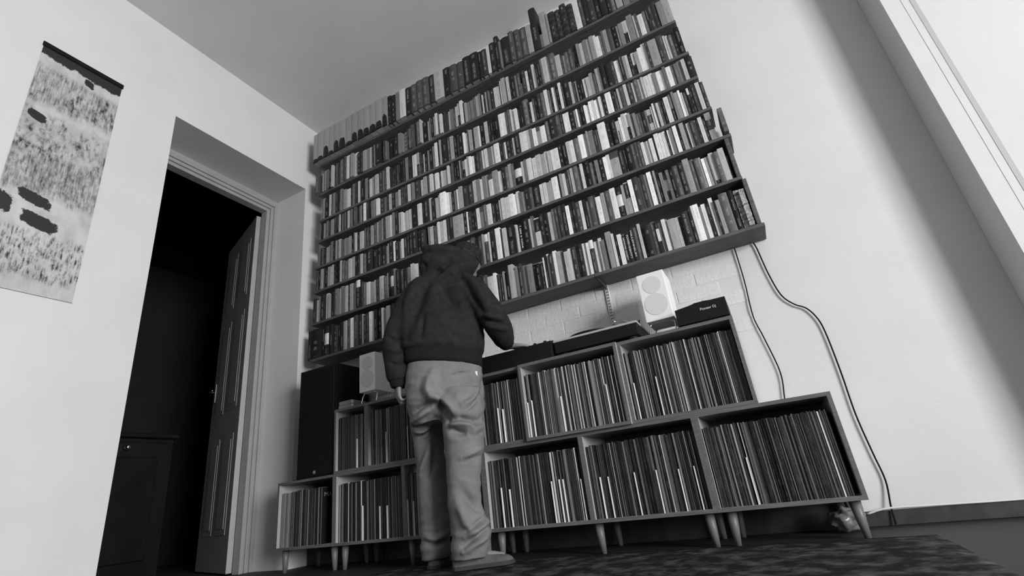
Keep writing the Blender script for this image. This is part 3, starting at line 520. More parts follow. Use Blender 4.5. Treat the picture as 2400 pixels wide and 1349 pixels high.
# ------------------------------------------------------------------ books: one line per shelf, "x width tone+marks" in mm from the door wall
BOOKS = """149 60 w,209 66 w,275 64 w,339 54 w,394 59 w,453 75 w,529 74 w,603 61 w,665 63 w,728 65 w,794 68 w,863 65 w,928 51 w,981 37 1B,1019 44 1B,1063 42 5,1105 53 8,1158 56 1,1215 55 3,1270 54 3,1325 61 3,1387 50 2,1438 81 7,1519 59 1,1578 65 3,1643 57 3,1701 60 1,1761 72 1L,1833 26 1,1860 45 2,1907 22 8,1930 44 1,1975 34 1T,2009 18 5,2028 65 1,2093 39 3,2133 45 3,2179 50 3,2230 38 6,2271 50 1U,2321 23 4S,2344 46 6T,2391 14 6,2405 47 2B,2453 42 2B,2496 44 2B,2540 45 2B,2587 39 8,2628 23 3,2651 31 1,2683 44 2T,2727 35 1,2762 43 1T,2806 25 1,2831 32 4,2864 40 6,2908 38 5,2946 37 4,2983 37 3,3024 33 5,3057 24 2,3081 40 6
156 40 3,197 16 7,213 16 2,230 13 6,243 13 5,257 36 6,293 19 4,312 26 1,338 19 7,358 16 2,374 25 3,402 19 2,422 47 4,470 18 4,489 18 3,510 38 8T,548 9 1,558 30 6T,589 40 8T,629 36 1,665 21 2,687 42 6,729 29 5,759 26 7,788 18 2,806 17 6,824 61 1T,894 23 2,917 23 4,940 51 1,992 17 2,1009 45 1,1054 27 5,1082 16 5,1099 38 7B,1137 18 2,1156 21 4,1178 16 3,1194 16 3,1211 18 5,1230 35 4,1265 13 7,1280 48 0,1329 15 7,1345 23 8,1368 26 1,1394 15 6,1410 20 8,1431 15 3,1446 23 8,1469 23 5,1492 7 2,1500 20 5,1520 12 7,1533 7 5,1541 17 5,1558 17 3,1576 22 7,1598 22 7d,1621 24 8,1646 14 1,1660 19 6,1680 31 5,1712 29 5,1741 16 4,1758 19 6,1777 19 5,1796 14 1,1810 14 8,1824 14 1,1839 11 6,1850 11 2,1862 14 4,1876 32 2,1909 23 7,1932 18 7,1950 11 4,1962 13 8,1976 29 6,2005 11 6,2016 22 7,2039 13 1,2052 29 1,2081 13 5,2095 26 3,2121 13 5S,2135 30 2,2165 17 8,2183 30 1,2213 19 7T,2232 8 5,2241 17 1,2258 21 1,2280 14 4,2294 40 7T,2334 12 4,2347 43 4T,2391 37 7,2428 16 2,2444 18 8,2462 22 4,2485 30 3,2515 12 1,2527 19 1,2547 19 5,2567 29 7,2596 21 5,2618 23 7,2641 25 6,2667 17 8,2684 21 8,2705 17 4,2722 11 4,2734 25 6,2759 31 3,2791 31 0,2822 13 7,2836 24 5,2861 24 7d,2885 10 8,2895 37 5,2933 10 7,2943 16 3,2960 33 8,2994 16 4,3010 19 1,3030 23 2,3053 29 2,3083 32 5,3116 41 6T
216 16 6,233 29 6,262 44 0,306 25 8,332 6 1,338 34 5,373 31 1,404 15 2,420 24 5,445 12 4,457 33 6,491 42 8,534 18 1,552 42 5,595 15 1,610 23 8,634 20 4,655 32 0,687 29 5,717 14 0,731 29 8,760 37 6,798 34 7,833 42 2,875 14 4,890 25 3,915 25 7,940 25 1,965 19 2,985 24 1,1010 24 3,1034 13 1,1048 21 0,1070 21 1,1092 27 5,1119 15 1,1134 13 1,1148 16 2,1164 21 9,1185 23 8,1209 21 6d,1230 20 2,1251 13 1,1264 13 8,1277 25 0,1303 23 6,1326 25 0,1352 20 5,1372 25 8T,1398 17 1,1415 15 6,1430 15 1,1445 34 1,1480 29 3,1510 27 6,1537 29 0,1566 7 1,1574 9 5,1583 33 0,1617 16 9,1634 23 8,1658 14 4,1672 26 6,1700 12 1,1712 35 6,1748 16 8,1764 37 0,1801 27 7,1829 18 1,1847 18 1,1865 20 0,1885 29 0,1915 33 9,1948 24 9,1972 17 3,1990 17 4,2008 13 8,2021 19 8,2040 23 8,2064 17 1,2082 21 1,2107 41 4T,2148 14 1,2163 18 8,2182 14 3,2196 20 1,2217 29 2,2246 24 4,2273 23 8,2296 16 4,2312 14 0,2326 16 8,2342 10 4,2353 22 0,2375 19 8T,2395 11 2,2407 41 1,2448 17 7,2466 23 4,2489 9 5,2499 19 0,2518 19 0,2538 24 8,2562 22 7,2585 22 6,2608 5 3,2614 15 4,2629 16 6,2646 13 6,2663 28 1,2691 38 1,2730 24 3,2754 30 8,2784 23 1,2808 16 6,2825 16 7,2842 20 1,2862 19 7d,2882 23 6,2905 26 8,2931 26 8T,2957 16 2,2973 51 6,3025 19 2,3044 18 3,3063 12 7,3075 15 7,3091 21 4,3113 18 1,3132 30 0T
213 13 1,226 22 3,251 19 6,271 28 4,299 18 2,321 50 6,371 24 2,396 18 0,414 15 7,429 9 1,439 33 5,472 21 3,493 18 2,511 21 7,532 14 3,547 11 5,573 33 3,607 14 1,621 20 4,642 14 6,656 17 2,676 29 9,706 23 2,729 22 0,752 25 5,777 25 6,805 31 8,837 41 2,879 33 5,912 13 1,926 35 7,961 27 1,988 24 5,1015 27 7,1042 29 2,1072 13 6,1085 23 2,1109 28 8,1138 10 3,1148 23 5,1172 49 2,1221 10 0,1231 25 7,1257 28 6,1285 15 2,1300 12 4,1313 27 8,1340 17 5,1358 32 8,1390 14 2,1405 19 8,1425 41 7,1467 19 8,1486 19 5,1505 14 3,1520 26 1,1546 23 0,1570 14 7,1584 11 2,1596 18 6d,1615 18 8,1634 16 6,1650 20 9,1671 18 8,1690 18 1,1708 22 2,1731 20 3,1752 22 8,1775 24 8,1799 29 5,1829 24 7,1853 39 9,1894 22 1,1917 13 3,1930 17 8,1947 30 1,1978 19 2,1997 17 7,2014 38 1,2052 23 8,2076 25 8,2101 27 7,2129 17 5,2147 26 9,2173 26 6u,2200 38 9,2239 28 4,2267 43 1,2311 35 3,2346 19 1,2366 15 9,2381 25 9,2407 34 1,2441 13 6,2455 11 9,2466 20 3,2487 22 1,2510 15 9,2525 18 8,2543 18 9,2562 16 8,2579 16 9,2595 14 7,2610 16 8,2627 6 3,2633 20 1,2653 37 9,2691 20 1,2711 16 4,2728 13 7,2741 29 3,2771 19 7,2791 29 2,2821 13 8,2834 25 4,2860 19 7,2879 12 7,2892 31 8,2924 25 8,2949 18 5,2968 40 9,3009 18 4,3027 27 9,3055 18 4,3073 18 4,3092 24 5,3116 21 7,3137 41 1T
178 38 5,217 19 2,236 22 3,259 15 1,274 26 6,301 29 6,331 26 5,357 18 1,375 25 6,401 14 2,416 25 7,441 18 4,460 21 4,481 21 6,503 21 5,525 21 6,549 25 1,575 10 6,585 28 8,613 21 1,634 41 7,676 27 4,704 27 3,731 17 1,749 23 6,772 27 3,799 33 7,833 16 4,850 23 6,873 16 2,893 40 6,933 26 8,959 19 5,979 29 1,1009 26 8,1035 20 8,1056 23 8,1079 25 7,1107 28 7,1135 52 0,1188 36 8,1225 21 2,1247 45 1,1292 24 7,1316 29 1,1346 23 7,1370 17 8,1388 49 9,1438 23 9,1461 17 7,1478 25 1,1504 22 5,1527 19 8,1547 28 6,1576 39 2,1615 44 2,1660 11 7,1671 19 7,1690 30 5,1720 16 8,1736 21 5,1758 26 6,1785 32 8u,1817 39 6,1857 31 8,1888 26 1,1914 23 4,1938 25 6,1963 17 4,1981 48 0m,2030 25 7,2055 15 4,2070 37 8,2110 27 8,2137 36 7,2174 24 6,2198 19 8,2219 24 7,2244 19 8,2263 33 8,2296 28 1,2324 27 0,2352 23 7,2375 25 8,2401 34 4,2435 33 9,2469 20 7,2489 11 6,2500 33 5,2533 17 2,2551 15 6,2566 47 9T,2614 32 1,2647 27 1,2675 22 7D,2698 18 9,2716 20 7,2736 17 9d,2754 13 6,2767 13 5,2781 17 5,2799 15 4,2815 11 3,2826 23 1,2850 11 5,2861 24 7m,2886 13 7,2899 11 8,2911 9 1,2920 15 7,2935 18 3,2954 13 1,2967 26 8,2993 20 4d,3014 14 5,3028 21 6,3050 12 9,3063 10 7,3074 21 3,3096 12 1u,3108 14 1,3123 16 2,3139 8 5,3147 21 7,3169 19 2
172 30 3,202 26 1,229 22 6,251 18 3,270 36 1,307 29 6,336 32 7,369 25 1,394 14 0,409 25 2,434 17 7,452 28 4,480 28 4,508 14 4,522 31 7,554 24 6,578 27 1,606 30 2,637 23 7,664 37 4,702 60 1L,762 43 1L,805 39 1L,845 42 1L,887 16 6,903 19 7,922 35 1,958 22 9,980 31 1,1011 15 6,1027 25 8,1052 31 2,1083 21 1,1105 27 1,1133 42 1,1175 30 1,1205 40 2,1266 15 5,1281 29 7,1310 26 3,1337 14 7,1351 17 8,1369 25 7,1395 25 8,1420 31 2,1452 28 1,1480 61 6,1542 16 7,1558 27 1,1586 13 9,1599 24 2,1624 16 1,1640 24 1,1665 26 8,1691 26 5u,1718 26 4,1745 34 8,1779 26 1,1805 31 1,1836 20 8,1856 25 8,1882 30 8,1913 35 9,1948 19 9,1968 22 8,1990 17 4,2007 19 6,2027 29 1,2056 24 3,2081 53 1,2134 23 8,2158 23 8,2182 16 6,2198 16 6,2215 41 9L,2257 13 2,2270 18 6,2289 18 8,2307 18 2,2325 18 4,2343 20 7,2364 29 4,2393 17 5,2410 17 8,2428 13 1,2441 28 0L,2470 17 4,2487 15 1,2502 21 5,2524 29 1,2554 19 9,2573 21 8,2594 52 6uT,2646 29 1,2676 15 0,2692 34 0,2727 17 3L,2744 19 3L,2763 20 3L,2784 17 8,2801 13 6,2815 16 8,2832 20 8,2852 11 3,2863 25 8,2889 16 8,2906 20 8,2926 10 1,2937 16 9,2953 16 5,2969 21 9T,2991 14 0,3005 24 6,3030 10 1,3041 17 8,3058 26 2L,3085 8 7,3093 12 1,3105 20 8,3126 15 2,3142 30 6mT
153 33 2,187 36 7,224 18 5,242 43 1,286 28 8,314 21 6,336 14 6,350 31 1,385 42 4,428 10 7,438 27 5,466 20 5,487 24 7,511 17 1,528 34 6T,562 23 4,585 16 5,602 40 1uT,642 19 3,662 36 4,701 36 8,738 25 6,764 29 7,793 28 2,822 38 7,860 34 4,895 9 7,904 15 1,920 28 1m,948 18 5,966 12 3,979 30 1,1009 30 3,1040 30 1,1070 30 4,1100 29 7,1130 35 8,1165 41 2,1207 40 3,1247 40 1,1287 45 6,1333 44 2,1378 44 4,1422 44 1,1466 43 5,1510 43 8,1553 42 6,1596 36 3,1633 24 1,1657 28 2,1686 12 6,1699 33 3u,1732 17 8,1750 30 1L,1783 38 9L,1821 17 3,1838 27 7,1865 56 0,1922 12 7,1934 12 8,1946 38 1V,1984 42 0,2027 14 7,2041 18 4,2060 39 8U,2100 25 1L,2125 27 0,2153 29 7,2182 15 4,2198 22 3,2221 24 2,2245 28 1,2274 22 9,2296 15 1,2311 21 1,2333 28 3,2361 19 8,2381 6 1,2387 14 1,2402 14 4,2417 35 3,2453 8 2,2461 34 9L,2496 22 6,2518 30 3,2549 32 8,2582 36 1m,2618 15 6,2634 27 6U,2662 23 9L,2685 33 2,2719 11 3,2730 23 2L,2753 17 5,2771 24 9T,2795 9 1,2805 11 6,2816 18 1L,2835 18 5,2854 16 2m,2871 16 4,2887 22 0,2909 27 3,2937 30 1L,2967 32 6T,3000 23 4,3023 26 4,3049 10 6,3060 15 9,3076 15 6,3093 7 5,3100 23 7b,3123 26 4,3149 29 7
117 36 1T,154 96 1T,250 34 1T,285 45 1mT,333 37 1T,370 44 2,415 33 1,448 33 1,481 16 6,497 10 7,508 29 3,538 43 9T,581 37 3,619 37 2,656 13 7,669 26 2,695 23 2,718 28 9T,747 23 7T,770 28 1T,798 30 0ET,829 19 9T,849 25 5,874 33 7T,913 48 2,961 53 5,1015 41 1,1056 52 3,1108 45 6,1154 45 1,1200 50 4,1250 49 2,1300 49 7,1349 43 1,1392 48 3,1441 47 5,1488 46 2,1535 41 8,1576 40 4,1617 40 1,1657 39 3,1697 39 8,1737 19 9,1756 11 2,1768 9 3,1778 23 2,1802 13 6,1816 27 0,1843 34 7T,1878 15 8,1893 17 5,1911 28 2,1939 22 5,1962 9 6,1971 35 5,2007 18 0,2026 27 0L,2053 25 2L,2079 10 8,2090 12 1,2103 14 8,2117 27 2,2144 23 9L,2168 24 6,2192 12 5,2205 7 1,2212 26 7,2238 20 8,2259 29 2L,2288 15 2,2304 26 1,2330 12 8,2342 10 5,2353 18 9,2371 26 2u,2398 18 8,2416 8 4,2424 19 7,2443 16 5,2459 11 2,2471 31 6T,2503 15 8,2519 15 1,2535 23 8,2558 19 1N,2577 26 1P,2604 22 1M,2627 26 4,2654 15 7,2669 14 1,2684 37 1L,2721 25 4,2747 16 1m,2763 20 5,2783 19 8,2803 8 6,2812 39 6,2851 17 7,2869 14 1,2883 38 1L,2922 20 1,2942 12 8,2954 25 9,2980 11 5,2992 21 8,3014 18 1,3033 20 8T,3053 11 1,3064 19 6,3084 44 4T,3130 21 0T"""
# marks: w pale wrapper torn over a dark spine, B ribbed spine, L lettered, d dark lower block, u pale upper / dark lower swap, m pale label, b dark foot, T tall, S short, U upper block
GAPS = [.36] + [SZ[i-1]-SZ[i]-TH for i in range(1, 8)]
FILL = [.68, .72, .80, .92, .83, .88, .80, .76]
SHN = ['highest shelf', 'second-highest shelf', 'third-highest shelf', 'fourth-highest shelf', 'fourth-lowest shelf', 'third-lowest shelf', 'second-lowest shelf', 'lowest shelf']
HID = {6: (1.13, 1.66), 7: (1.02, 1.70)}
TITLE = {'V': 'I see a voice', 'D': 'DOCIKH', 'N': 'NETWORK SOCIETY', 'P': 'POWER+IDENTITY', 'M': 'MILLENNIUM', 'E': 'EXTENDED PLAY'}
items = []
for r, line in enumerate(BOOKS.strip().split('\n')):
    run = FILL[r]
    for tok in line.split(','):
        a, w, k = tok.split(); x = int(a)/1000; w = int(w)/1000-.0004
        marks = k[1:] if k[0].isdigit() else k; t = int(k[0]) if k[0].isdigit() else 6
        run += (FILL[r]-run)*.35+random.uniform(-.07, .07); f = run
        if 'T' in marks: f = max(f, FILL[r]+.10)
        if 'S' in marks: f = FILL[r]*.55
        h = min(GAPS[r]*f, GAPS[r]-.006)
        if r == 0:
            h = .302 if marks == 'w' else (random.uniform(.27, .292) if x < 1.5 else random.uniform(.245, .282))
            if 'T' in marks: h = .315
            if 'U' in marks: h = .40
            if 'S' in marks: h = .12
        d = min(.165, max(.10, h*.68)); yf = SD+random.uniform(.001, .016)
        if marks == 'w': d = .205; yf = SD-.046+random.uniform(-.004, .004)
        if r == 0 and 'w' not in marks: d = .17; yf = SD-max(.004, .040-.020*max(0, x-.9))+random.uniform(-.005, .005)
        if r == 1 and x < 1.5 and random.random() < .6: yf = SD-random.uniform(.006, .018)
        if yf+d > -.016: d = -.016-yf
        z = SZ[r]+TH+.0002
        lo = HID.get(r); hid = bool(lo and lo[0] < x < lo[1])
        items.append(dict(r=r, x=x, w=w, t=t, m=marks, h=h, d=d, y=yf, z=z, hid=hid, A=0 if hid else px_area(x, yf, z+h/2, w, h)*(3 if marks in ('w', 'U', 'V', 'D', 'N', 'P', 'M', 'E') else 1)))
order = sorted(items, key=lambda q: -q['A'])
for i, q in enumerate(order): q['solo'] = i < 300 and not q['hid']
def book_shell(s, q, ox, oy, oz, pages_too):
    w, h, d, t = q['w'], q['h'], q['d'], q['t']; m = q['m']
    base = tone_of(t); ink = tone_of(8) if t < 5 else tone_of(1); seed = random.random()
    if 'w' in m: base = .30*random.uniform(.9, 1.1); ink = base*.9
    flag = 1.0 if ('w' not in m) else 0.
    side = (base*.85, 0, 0, 0); pg = (random.uniform(.26, .42), 0, 0, 0)
    bt = min(.0022, w*.18)
    hard = (t in (1, 2, 3, 4, 0) and w > .018) or 'B' in m
    ins = .0028 if hard else .0003
    # boards
    s.box(ox, ox+bt, oy+.001, oy+d, oz, oz+h, side); s.box(ox+w-bt, ox+w, oy+.001, oy+d, oz, oz+h, side)
    if pages_too: s.box(ox+bt, ox+w-bt, oy+.0015, oy+d-ins, oz+ins, oz+h-ins, pg)
    # spine, cut into bands
    cuts = [(0, 1, base, flag)]
    dk_, lt = tone_of(1), tone_of(8)
    if 'd' in m: cuts = [(0, .48, dk_ if t > 5 else tone_of(1), flag), (.48, 1, base, flag)]
    if 'u' in m: cuts = [(0, .74, base, flag), (.74, 1, tone_of(3) if t > 4 else lt, 0)]
    if 'U' in m and q['r'] > 0: cuts = [(0, .50, base, flag), (.50, .96, tone_of(1), flag), (.96, 1, base, 0)]
    if 'm' in m: cuts = [(0, .36, base, flag), (.36, .74, lt if t < 5 else tone_of(2), flag), (.74, 1, base, flag)]
    if 'b' in m: cuts = [(0, .14, dk_, flag), (.14, 1, base, flag)]
    if 'B' in m: cuts = [(a/10, (a+1)/10, base*(1 if a % 2 else .55), 0 if a % 2 else flag) for a in range(10)]
    nseg = 4 if (hard or w > .03) else 1
    bul = min(.006, w*.13) if hard else w*.03
    if m in TITLE: cuts = [(0, 1, base, 0)]
    for a, c, tn, fl in cuts:
        col = (tn, ink if tn == base else (tone_of(8) if tn < .1 else tone_of(1)), seed, fl)
        pr = bul*1.0; bump_ = .0015 if ('B' in m and fl == 0) else 0
        for k in range(nseg):
            u0, u1 = k/nseg, (k+1)/nseg
            y0 = oy-pr*(1-(2*u0-1)**2)-bump_; y1 = oy-pr*(1-(2*u1-1)**2)-bump_
            s.quad([(ox+w*u0, y0, oz+h*a), (ox+w*u1, y1, oz+h*a), (ox+w*u1, y1, oz+h*c), (ox+w*u0, y0, oz+h*c)], col, ((u0, a), (u1, a), (u1, c), (u0, c)))
    for zz, flip in ((oz, 1), (oz+h, 0)):      # close the spine at head and tail
        for k in range(nseg):
            u0, u1 = k/nseg, (k+1)/nseg
            y0 = oy-bul*(1-(2*u0-1)**2); y1 = oy-bul*(1-(2*u1-1)**2)
            p = [(ox+w*u0, y0, zz), (ox+w*u1, y1, zz), (ox+w*u1, oy+.0015, zz), (ox+w*u0, oy+.0015, zz)]
            s.quad(p if not flip else p[::-1], side)
    return pg, bt, ins, base
byrow = [[q for q in items if q['r'] == r] for r in range(8)]
bulk = Solid(); ART = lambda w: ('an ' if w[0] in 'aeiou' else 'a ')+w
for r in range(8):
    L = byrow[r]
    for i, q in enumerate(L):
        if not q['solo']:
            book_shell(bulk, q, q['x'], q['y'], q['z'], True); continue
        s = Solid(); pg, bt, ins, base = book_shell(s, q, 0, 0, 0, False)
        o = obj('book', s.mesh('book'), sm); o.location = (q['x'], q['y'], q['z'])
        p = Solid(); p.box(bt, q['w']-bt, .0015, q['d']-ins, ins, q['h']-ins, pg); obj('pages', p.mesh('pages'), sm, o)
        tw = TW[q['t']]; thick = 'slim ' if q['w'] < .014 else ('thick ' if q['w'] > .036 else ''); tall = 'tall ' if 'T' in q['m'] else ('short ' if 'S' in q['m'] else '')
        n1 = TW[L[i-1]['t']] if i else None; n2 = TW[L[i+1]['t']] if i+1 < len(L) else None
        pos = ' between %s and %s books' % (n1, n2) if n1 and n2 and n1 != n2 else (' between two %s books' % n1 if n1 and n2 else ' at the end of the row')
        lab = thick+tall+tw+' book'
        if q['m'] == 'w': lab = 'torn pale-wrapped tall volume, %s from the door wall' % ('first second third fourth fifth sixth seventh eighth ninth tenth eleventh twelfth thirteenth'.split()[i]); pos = ''
        if q['m'] == 'U' and r == 0: lab = 'very tall black volume rising above its neighbours'; pos = ''
        if q['m'] in TITLE: lab = '%s book titled %s' % (tw, TITLE[q['m']].replace('+', ' '))
        if 'B' in q['m']: lab = thick+tw+' ribbed-spine volume'
        if 'm' in q['m']: lab = thick+tw+' book with a contrasting label'
        if 'd' in q['m']: lab = thick+tw+' book with a dark lower block'
        lab = lab+pos+', '+SHN[r]
        tag(o, lab, 'book', 'books on the '+SHN[r])
        if q['m'] == 'w':     # dark leather showing where the wrapper is torn away
            f = SolidT = Solid(); w = q['w']; n = 7; top = random.choice((.06, .20, .26, .32, .38)); zt = [q['h']*(.05+top*max(0, 1-(2*k/n-1)**4)**.5*random.uniform(.86, 1.06)) for k in range(n+1)]
            bul = -.0075
            for k in range(n):
                x0, x1 = w*k/n, w*(k+1)/n; y0 = bul*(1-(2*k/n-1)**2)-.001; y1 = bul*(1-(2*(k+1)/n-1)**2)-.001
                c = (.012, 0, 0, 0)
                f.quad([(x0, y0, 0), (x1, y1, 0), (x1, y1, zt[k+1]), (x0, y0, zt[k])], c); f.quad([(x1, y1, 0), (x0, y0, 0), (x0, .002, 0), (x1, .002, 0)], c)
                f.quad([(x0, y0, zt[k]), (x1, y1, zt[k+1]), (x1, .001, zt[k+1]), (x0, .001, zt[k])], c)
            obj('torn_leather', f.mesh('torn_leather'), sm, o)
        if q['m'] in TITLE:
            down = q['m'] != 'D'; mt = Matrix(((0, 1, 0, q['w']/2), (0, 0, -1, -min(.006, q['w']*.13)-.0006), (-1, 0, 0, q['h']*.52), (0, 0, 0, 1))) if down else Matrix(((0, -1, 0, q['w']/2), (0, 0, -1, -q['w']*.03-.0006), (1, 0, 0, q['h']*.30), (0, 0, 0, 1)))
            place_text(TITLE[q['m']], q['w']*.56, mt, M['lettering'] if q['t'] < 5 else M['inkdark'], o, bold=.0001, fit=q['h']*(.78 if down else .5))
tag(obj('book_rows', bulk.mesh('book_rows'), sm), 'long tightly packed rows of further books on the higher wall shelves', 'books', kind='stuff')
# propped volume at the end of the third-lowest shelf, tattered volume at the end of the lowest
o = box('propped_volume', 3.2075, 3.2315, -.21, -.03, 1.9142, 2.070, mat('mottled_cloth', .10, .8, .4, 40), bevel=.002); tag(o, 'grey cloth volume standing alone past the end of the third-lowest shelf', 'book')
bm = bmesh.new(); n = 26
for k in range(2):
    ww = .025
    rr = []
    for j in range(n+1):
        z = .222*j/n-.012*k; jag = .007*noise.noise(Vector((j*.9, k*7, 1)))*2; e = .010*noise.noise(Vector((j*.5, 3+k, 8)))
        x0 = k*ww; x1 = x0+ww-.001
        rr.append([Vector((x0+jag*.3, -.02*k+e-.004, max(z, 0))), Vector((x1+jag*.3, -.02*k+e+jag-.004, max(z, 0))), Vector((x1, .13, max(z, 0))), Vector((x0, .13, max(z, 0)))])
    loft(bm, rr)
o = obj('tattered_volume', bm, mat('torn_paper', .33, .9, .45, 60, .6, 90)); o.location = (3.156, -.160, SZ[7]+TH+.0004); tag(o, 'tattered volume with torn pale edges against the lowest end board', 'book')

# ------------------------------------------------------------------ the person at the mixer, seen from behind
LV = Vector((.829, .559, 0)); NV = Vector((-.559, .829, 0)); AX = Vector((1.58, -.57, 0))
def ring(c, a, b_, n=28, e=2.4, tilt=0.):
    out = []
    for k in range(n):
        t = 2*math.pi*k/n; x = math.copysign(abs(math.cos(t))**(2/e), math.cos(t)); y = math.copysign(abs(math.sin(t))**(2/e), math.sin(t))
        out.append(Vector(c)+LV*(a*x)+NV*(b_*y)+Vector((0, 0, tilt*x)))
    return out
def ball(bm, c, r, rot=None):
    m = Matrix.Translation(c) @ (rot or Matrix()) @ Matrix.Diagonal((r[0], r[1], r[2], 1)); bmesh.ops.create_icosphere(bm, subdivisions=3, radius=1, matrix=m)
def fused(bm, voxel, smooth_it=4, fac=.5):
    bmesh.ops.recalc_face_normals(bm, faces=bm.faces)
    me = bpy.data.meshes.new('tmp'); bm.to_mesh(me); bm.free(); o = bpy.data.objects.new('tmp', me); COL.objects.link(o)
    md = o.modifiers.new('r', 'REMESH'); md.mode = 'VOXEL'; md.voxel_size = voxel
    if smooth_it:
        sd = o.modifiers.new('s', 'SMOOTH'); sd.iterations = smooth_it; sd.factor = fac
    out = bpy.data.meshes.new_from_object(o.evaluated_get(bpy.context.evaluated_depsgraph_get()))
    bpy.data.objects.remove(o); bpy.data.meshes.remove(me); return out
def displace(me, fn):
    nrm = [v.normal.copy() for v in me.vertices]
    for v, n in zip(me.vertices, nrm): v.co += n*fn(v.co, n)
def T(bm, pts, rad, n=16, sub=5):
    P = catmull([(*p,) for p in pts], sub); R = []
    for i in range(len(rad)-1):
        for j in range(sub): R.append(rad[i]+(rad[i+1]-rad[i])*j/sub)
    R.append(rad[-1]); add_tube(bm, P, R, n)
person = empty('person', (1.58, -.56, 0)); tag(person, 'person in dark hooded jacket and faded trousers, back turned, hand on the mixer', 'person')
PO = Vector((-1.58, .56, 0))
def pchild(name, me, m):
    me.transform(Matrix.Translation(PO)); return obj(name, me, m, person, smooth=True)
# body: one continuous surface
bm = bmesh.new()
HC = Vector((1.625, -.285, 1.655)); fd = Vector((.10, .80, -.60)).normalized(); sd_ = Vector((.99, -.12, 0)); ud = sd_.cross(fd)*1
HR = Matrix((( sd_.x, fd.x, ud.x, 0), (sd_.y, fd.y, ud.y, 0), (sd_.z, fd.z, ud.z, 0), (0, 0, 0, 1)))
hp = lambda x, y, z: HC+sd_*x+fd*y+ud*z
ball(bm, HC, (.075, .092, .098), HR); ball(bm, hp(0, .030, -.062), (.056, .066, .062), HR); ball(bm, hp(0, .088, -.018), (.013, .024, .020), HR); ball(bm, hp(0, .080, -.010), (.010, .020, .030), HR)
ball(bm, hp(0, .078, -.060), (.024, .018, .010), HR); ball(bm, hp(0, .068, -.095), (.025, .025, .018), HR); ball(bm, hp(0, .074, .022), (.048, .018, .012), HR)
for s in (-1, 1):
    ball(bm, hp(s*.076, -.005, -.010), (.010, .022, .034), HR)
T(bm, [(1.555, -.46, 1.44), (1.575, -.42, 1.52), tuple(hp(0, -.025, -.06)), tuple(HC)], [.070, .060, .056, .055])
loft(bm, [ring(c, a, b_) for c, a, b_ in (((1.588, -.565, .88), .150, .105), ((1.586, -.562, 1.00), .150, .10), ((1.578, -.555, 1.12), .150, .10), ((1.565, -.53, 1.26), .175, .11), ((1.558, -.505, 1.40), .175, .10), ((1.555, -.48, 1.47), .09, .07))])
T(bm, [(1.44, -.58, 1.42), (1.394, -.659, 1.28), (1.386, -.695, 1.13), (1.386, -.697, .98), (1.385, -.690, .868)], [.058, .048, .042, .036, .027])
T(bm, [(1.68, -.45, 1.42), (1.78, -.48, 1.30), (1.872, -.485, 1.145), (1.872, -.41, 1.080), (1.862, -.352, 1.038)], [.058, .048, .043, .036, .027])
T(bm, [(1.665, -.560, .90), (1.698, -.602, .70), (1.697, -.612, .48), (1.687, -.619, .28), (1.683, -.616, .07)], [.060, .066, .055, .052, .036])
T(bm, [(1.500, -.570, .90), (1.440, -.525, .70), (1.424, -.507, .48), (1.427, -.505, .28), (1.430, -.510, .07)], [.060, .060, .055, .052, .036])
for hx, hy, tx, ty in ((1.655, -.622, 1.805, -.510), (1.437, -.520, 1.398, -.320)):
    T(bm, [(hx, hy, .048), ((hx+tx)/2, (hy+ty)/2, .045), (tx, ty, .032)], [.030, .032, .022], 12)
def hand(bm, wrist, d, nrm, side, curl, L=1.):
    """palm, four unequal bent fingers and a thumb leaving the side of the palm"""
    d = Vector(d).normalized(); nrm = Vector(nrm).normalized(); x = d.cross(nrm).normalized()*side; w = Vector(wrist)
    P = lambda a, b_, c: w+d*(a*L)+x*(b_*L)+nrm*(c*L)
    loft(bm, [[P(a, hw*math.cos(t), th*math.sin(t)) for t in [2*math.pi*k/14 for k in range(14)]] for a, hw, th in ((-.01, .026, .020), (.02, .032, .018), (.06, .041, .016), (.088, .040, .013), (.096, .034, .009))])
    for off, ln, a0 in ((-.030, .070, .086), (-.010, .080, .092), (.011, .076, .090), (.031, .060, .082)):
        pts = [P(a0-.02, off, 0)]; ang = curl*.4; pos = P(a0, off, 0)
        pts.append(pos)
        for sgm, k in ((.44, 1), (.31, 2), (.25, 3)):
            pos = pos+(d*math.cos(ang)-nrm*math.sin(ang))*ln*sgm*L; pts.append(pos); ang += curl
        add_tube(bm, pts, [.0095*L, .0095*L, .0090*L, .0082*L, .0065*L], 10)
    pts = [P(.018, -.022, 0), P(.045, -.046, -.006), P(.072, -.058, -.014), P(.092, -.058, -.022)]
    add_tube(bm, pts, [.013*L, .012*L, .0105*L, .008*L], 10)
hand(bm, (1.866, -.345, 1.034), (.90, .38, -.12), (.02, -.12, 1), 1, .28, .92)
hand(bm, (1.385, -.690, .884), (.02, -.04, -1), (-.70, -.70, -.05), -1, 1.05, .92)
pchild('body', fused(bm, .0048, 3), M['skin'])
bm = bmesh.new()
for s in (-1, 1): ball(bm, hp(s*.030, .074, .004), (.012, .010, .010), HR)
bm2 = bpy.data.meshes.new('eyes'); bmesh.ops.recalc_face_normals(bm, faces=bm.faces); bm.to_mesh(bm2); bm.free(); pchild('eyes', bm2, M['white'])
# hair
bm = bmesh.new(); ball(bm, hp(0, -.018, .022), (.092, .098, .100), HR); ball(bm, hp(.008, -.035, -.032), (.096, .082, .080), HR)
hm = fused(bm, .006, 2); displace(hm, lambda p, n: .010*noise.noise(p*38)+.006*noise.noise(p*75)); pchild('hair', hm, M['hair'])
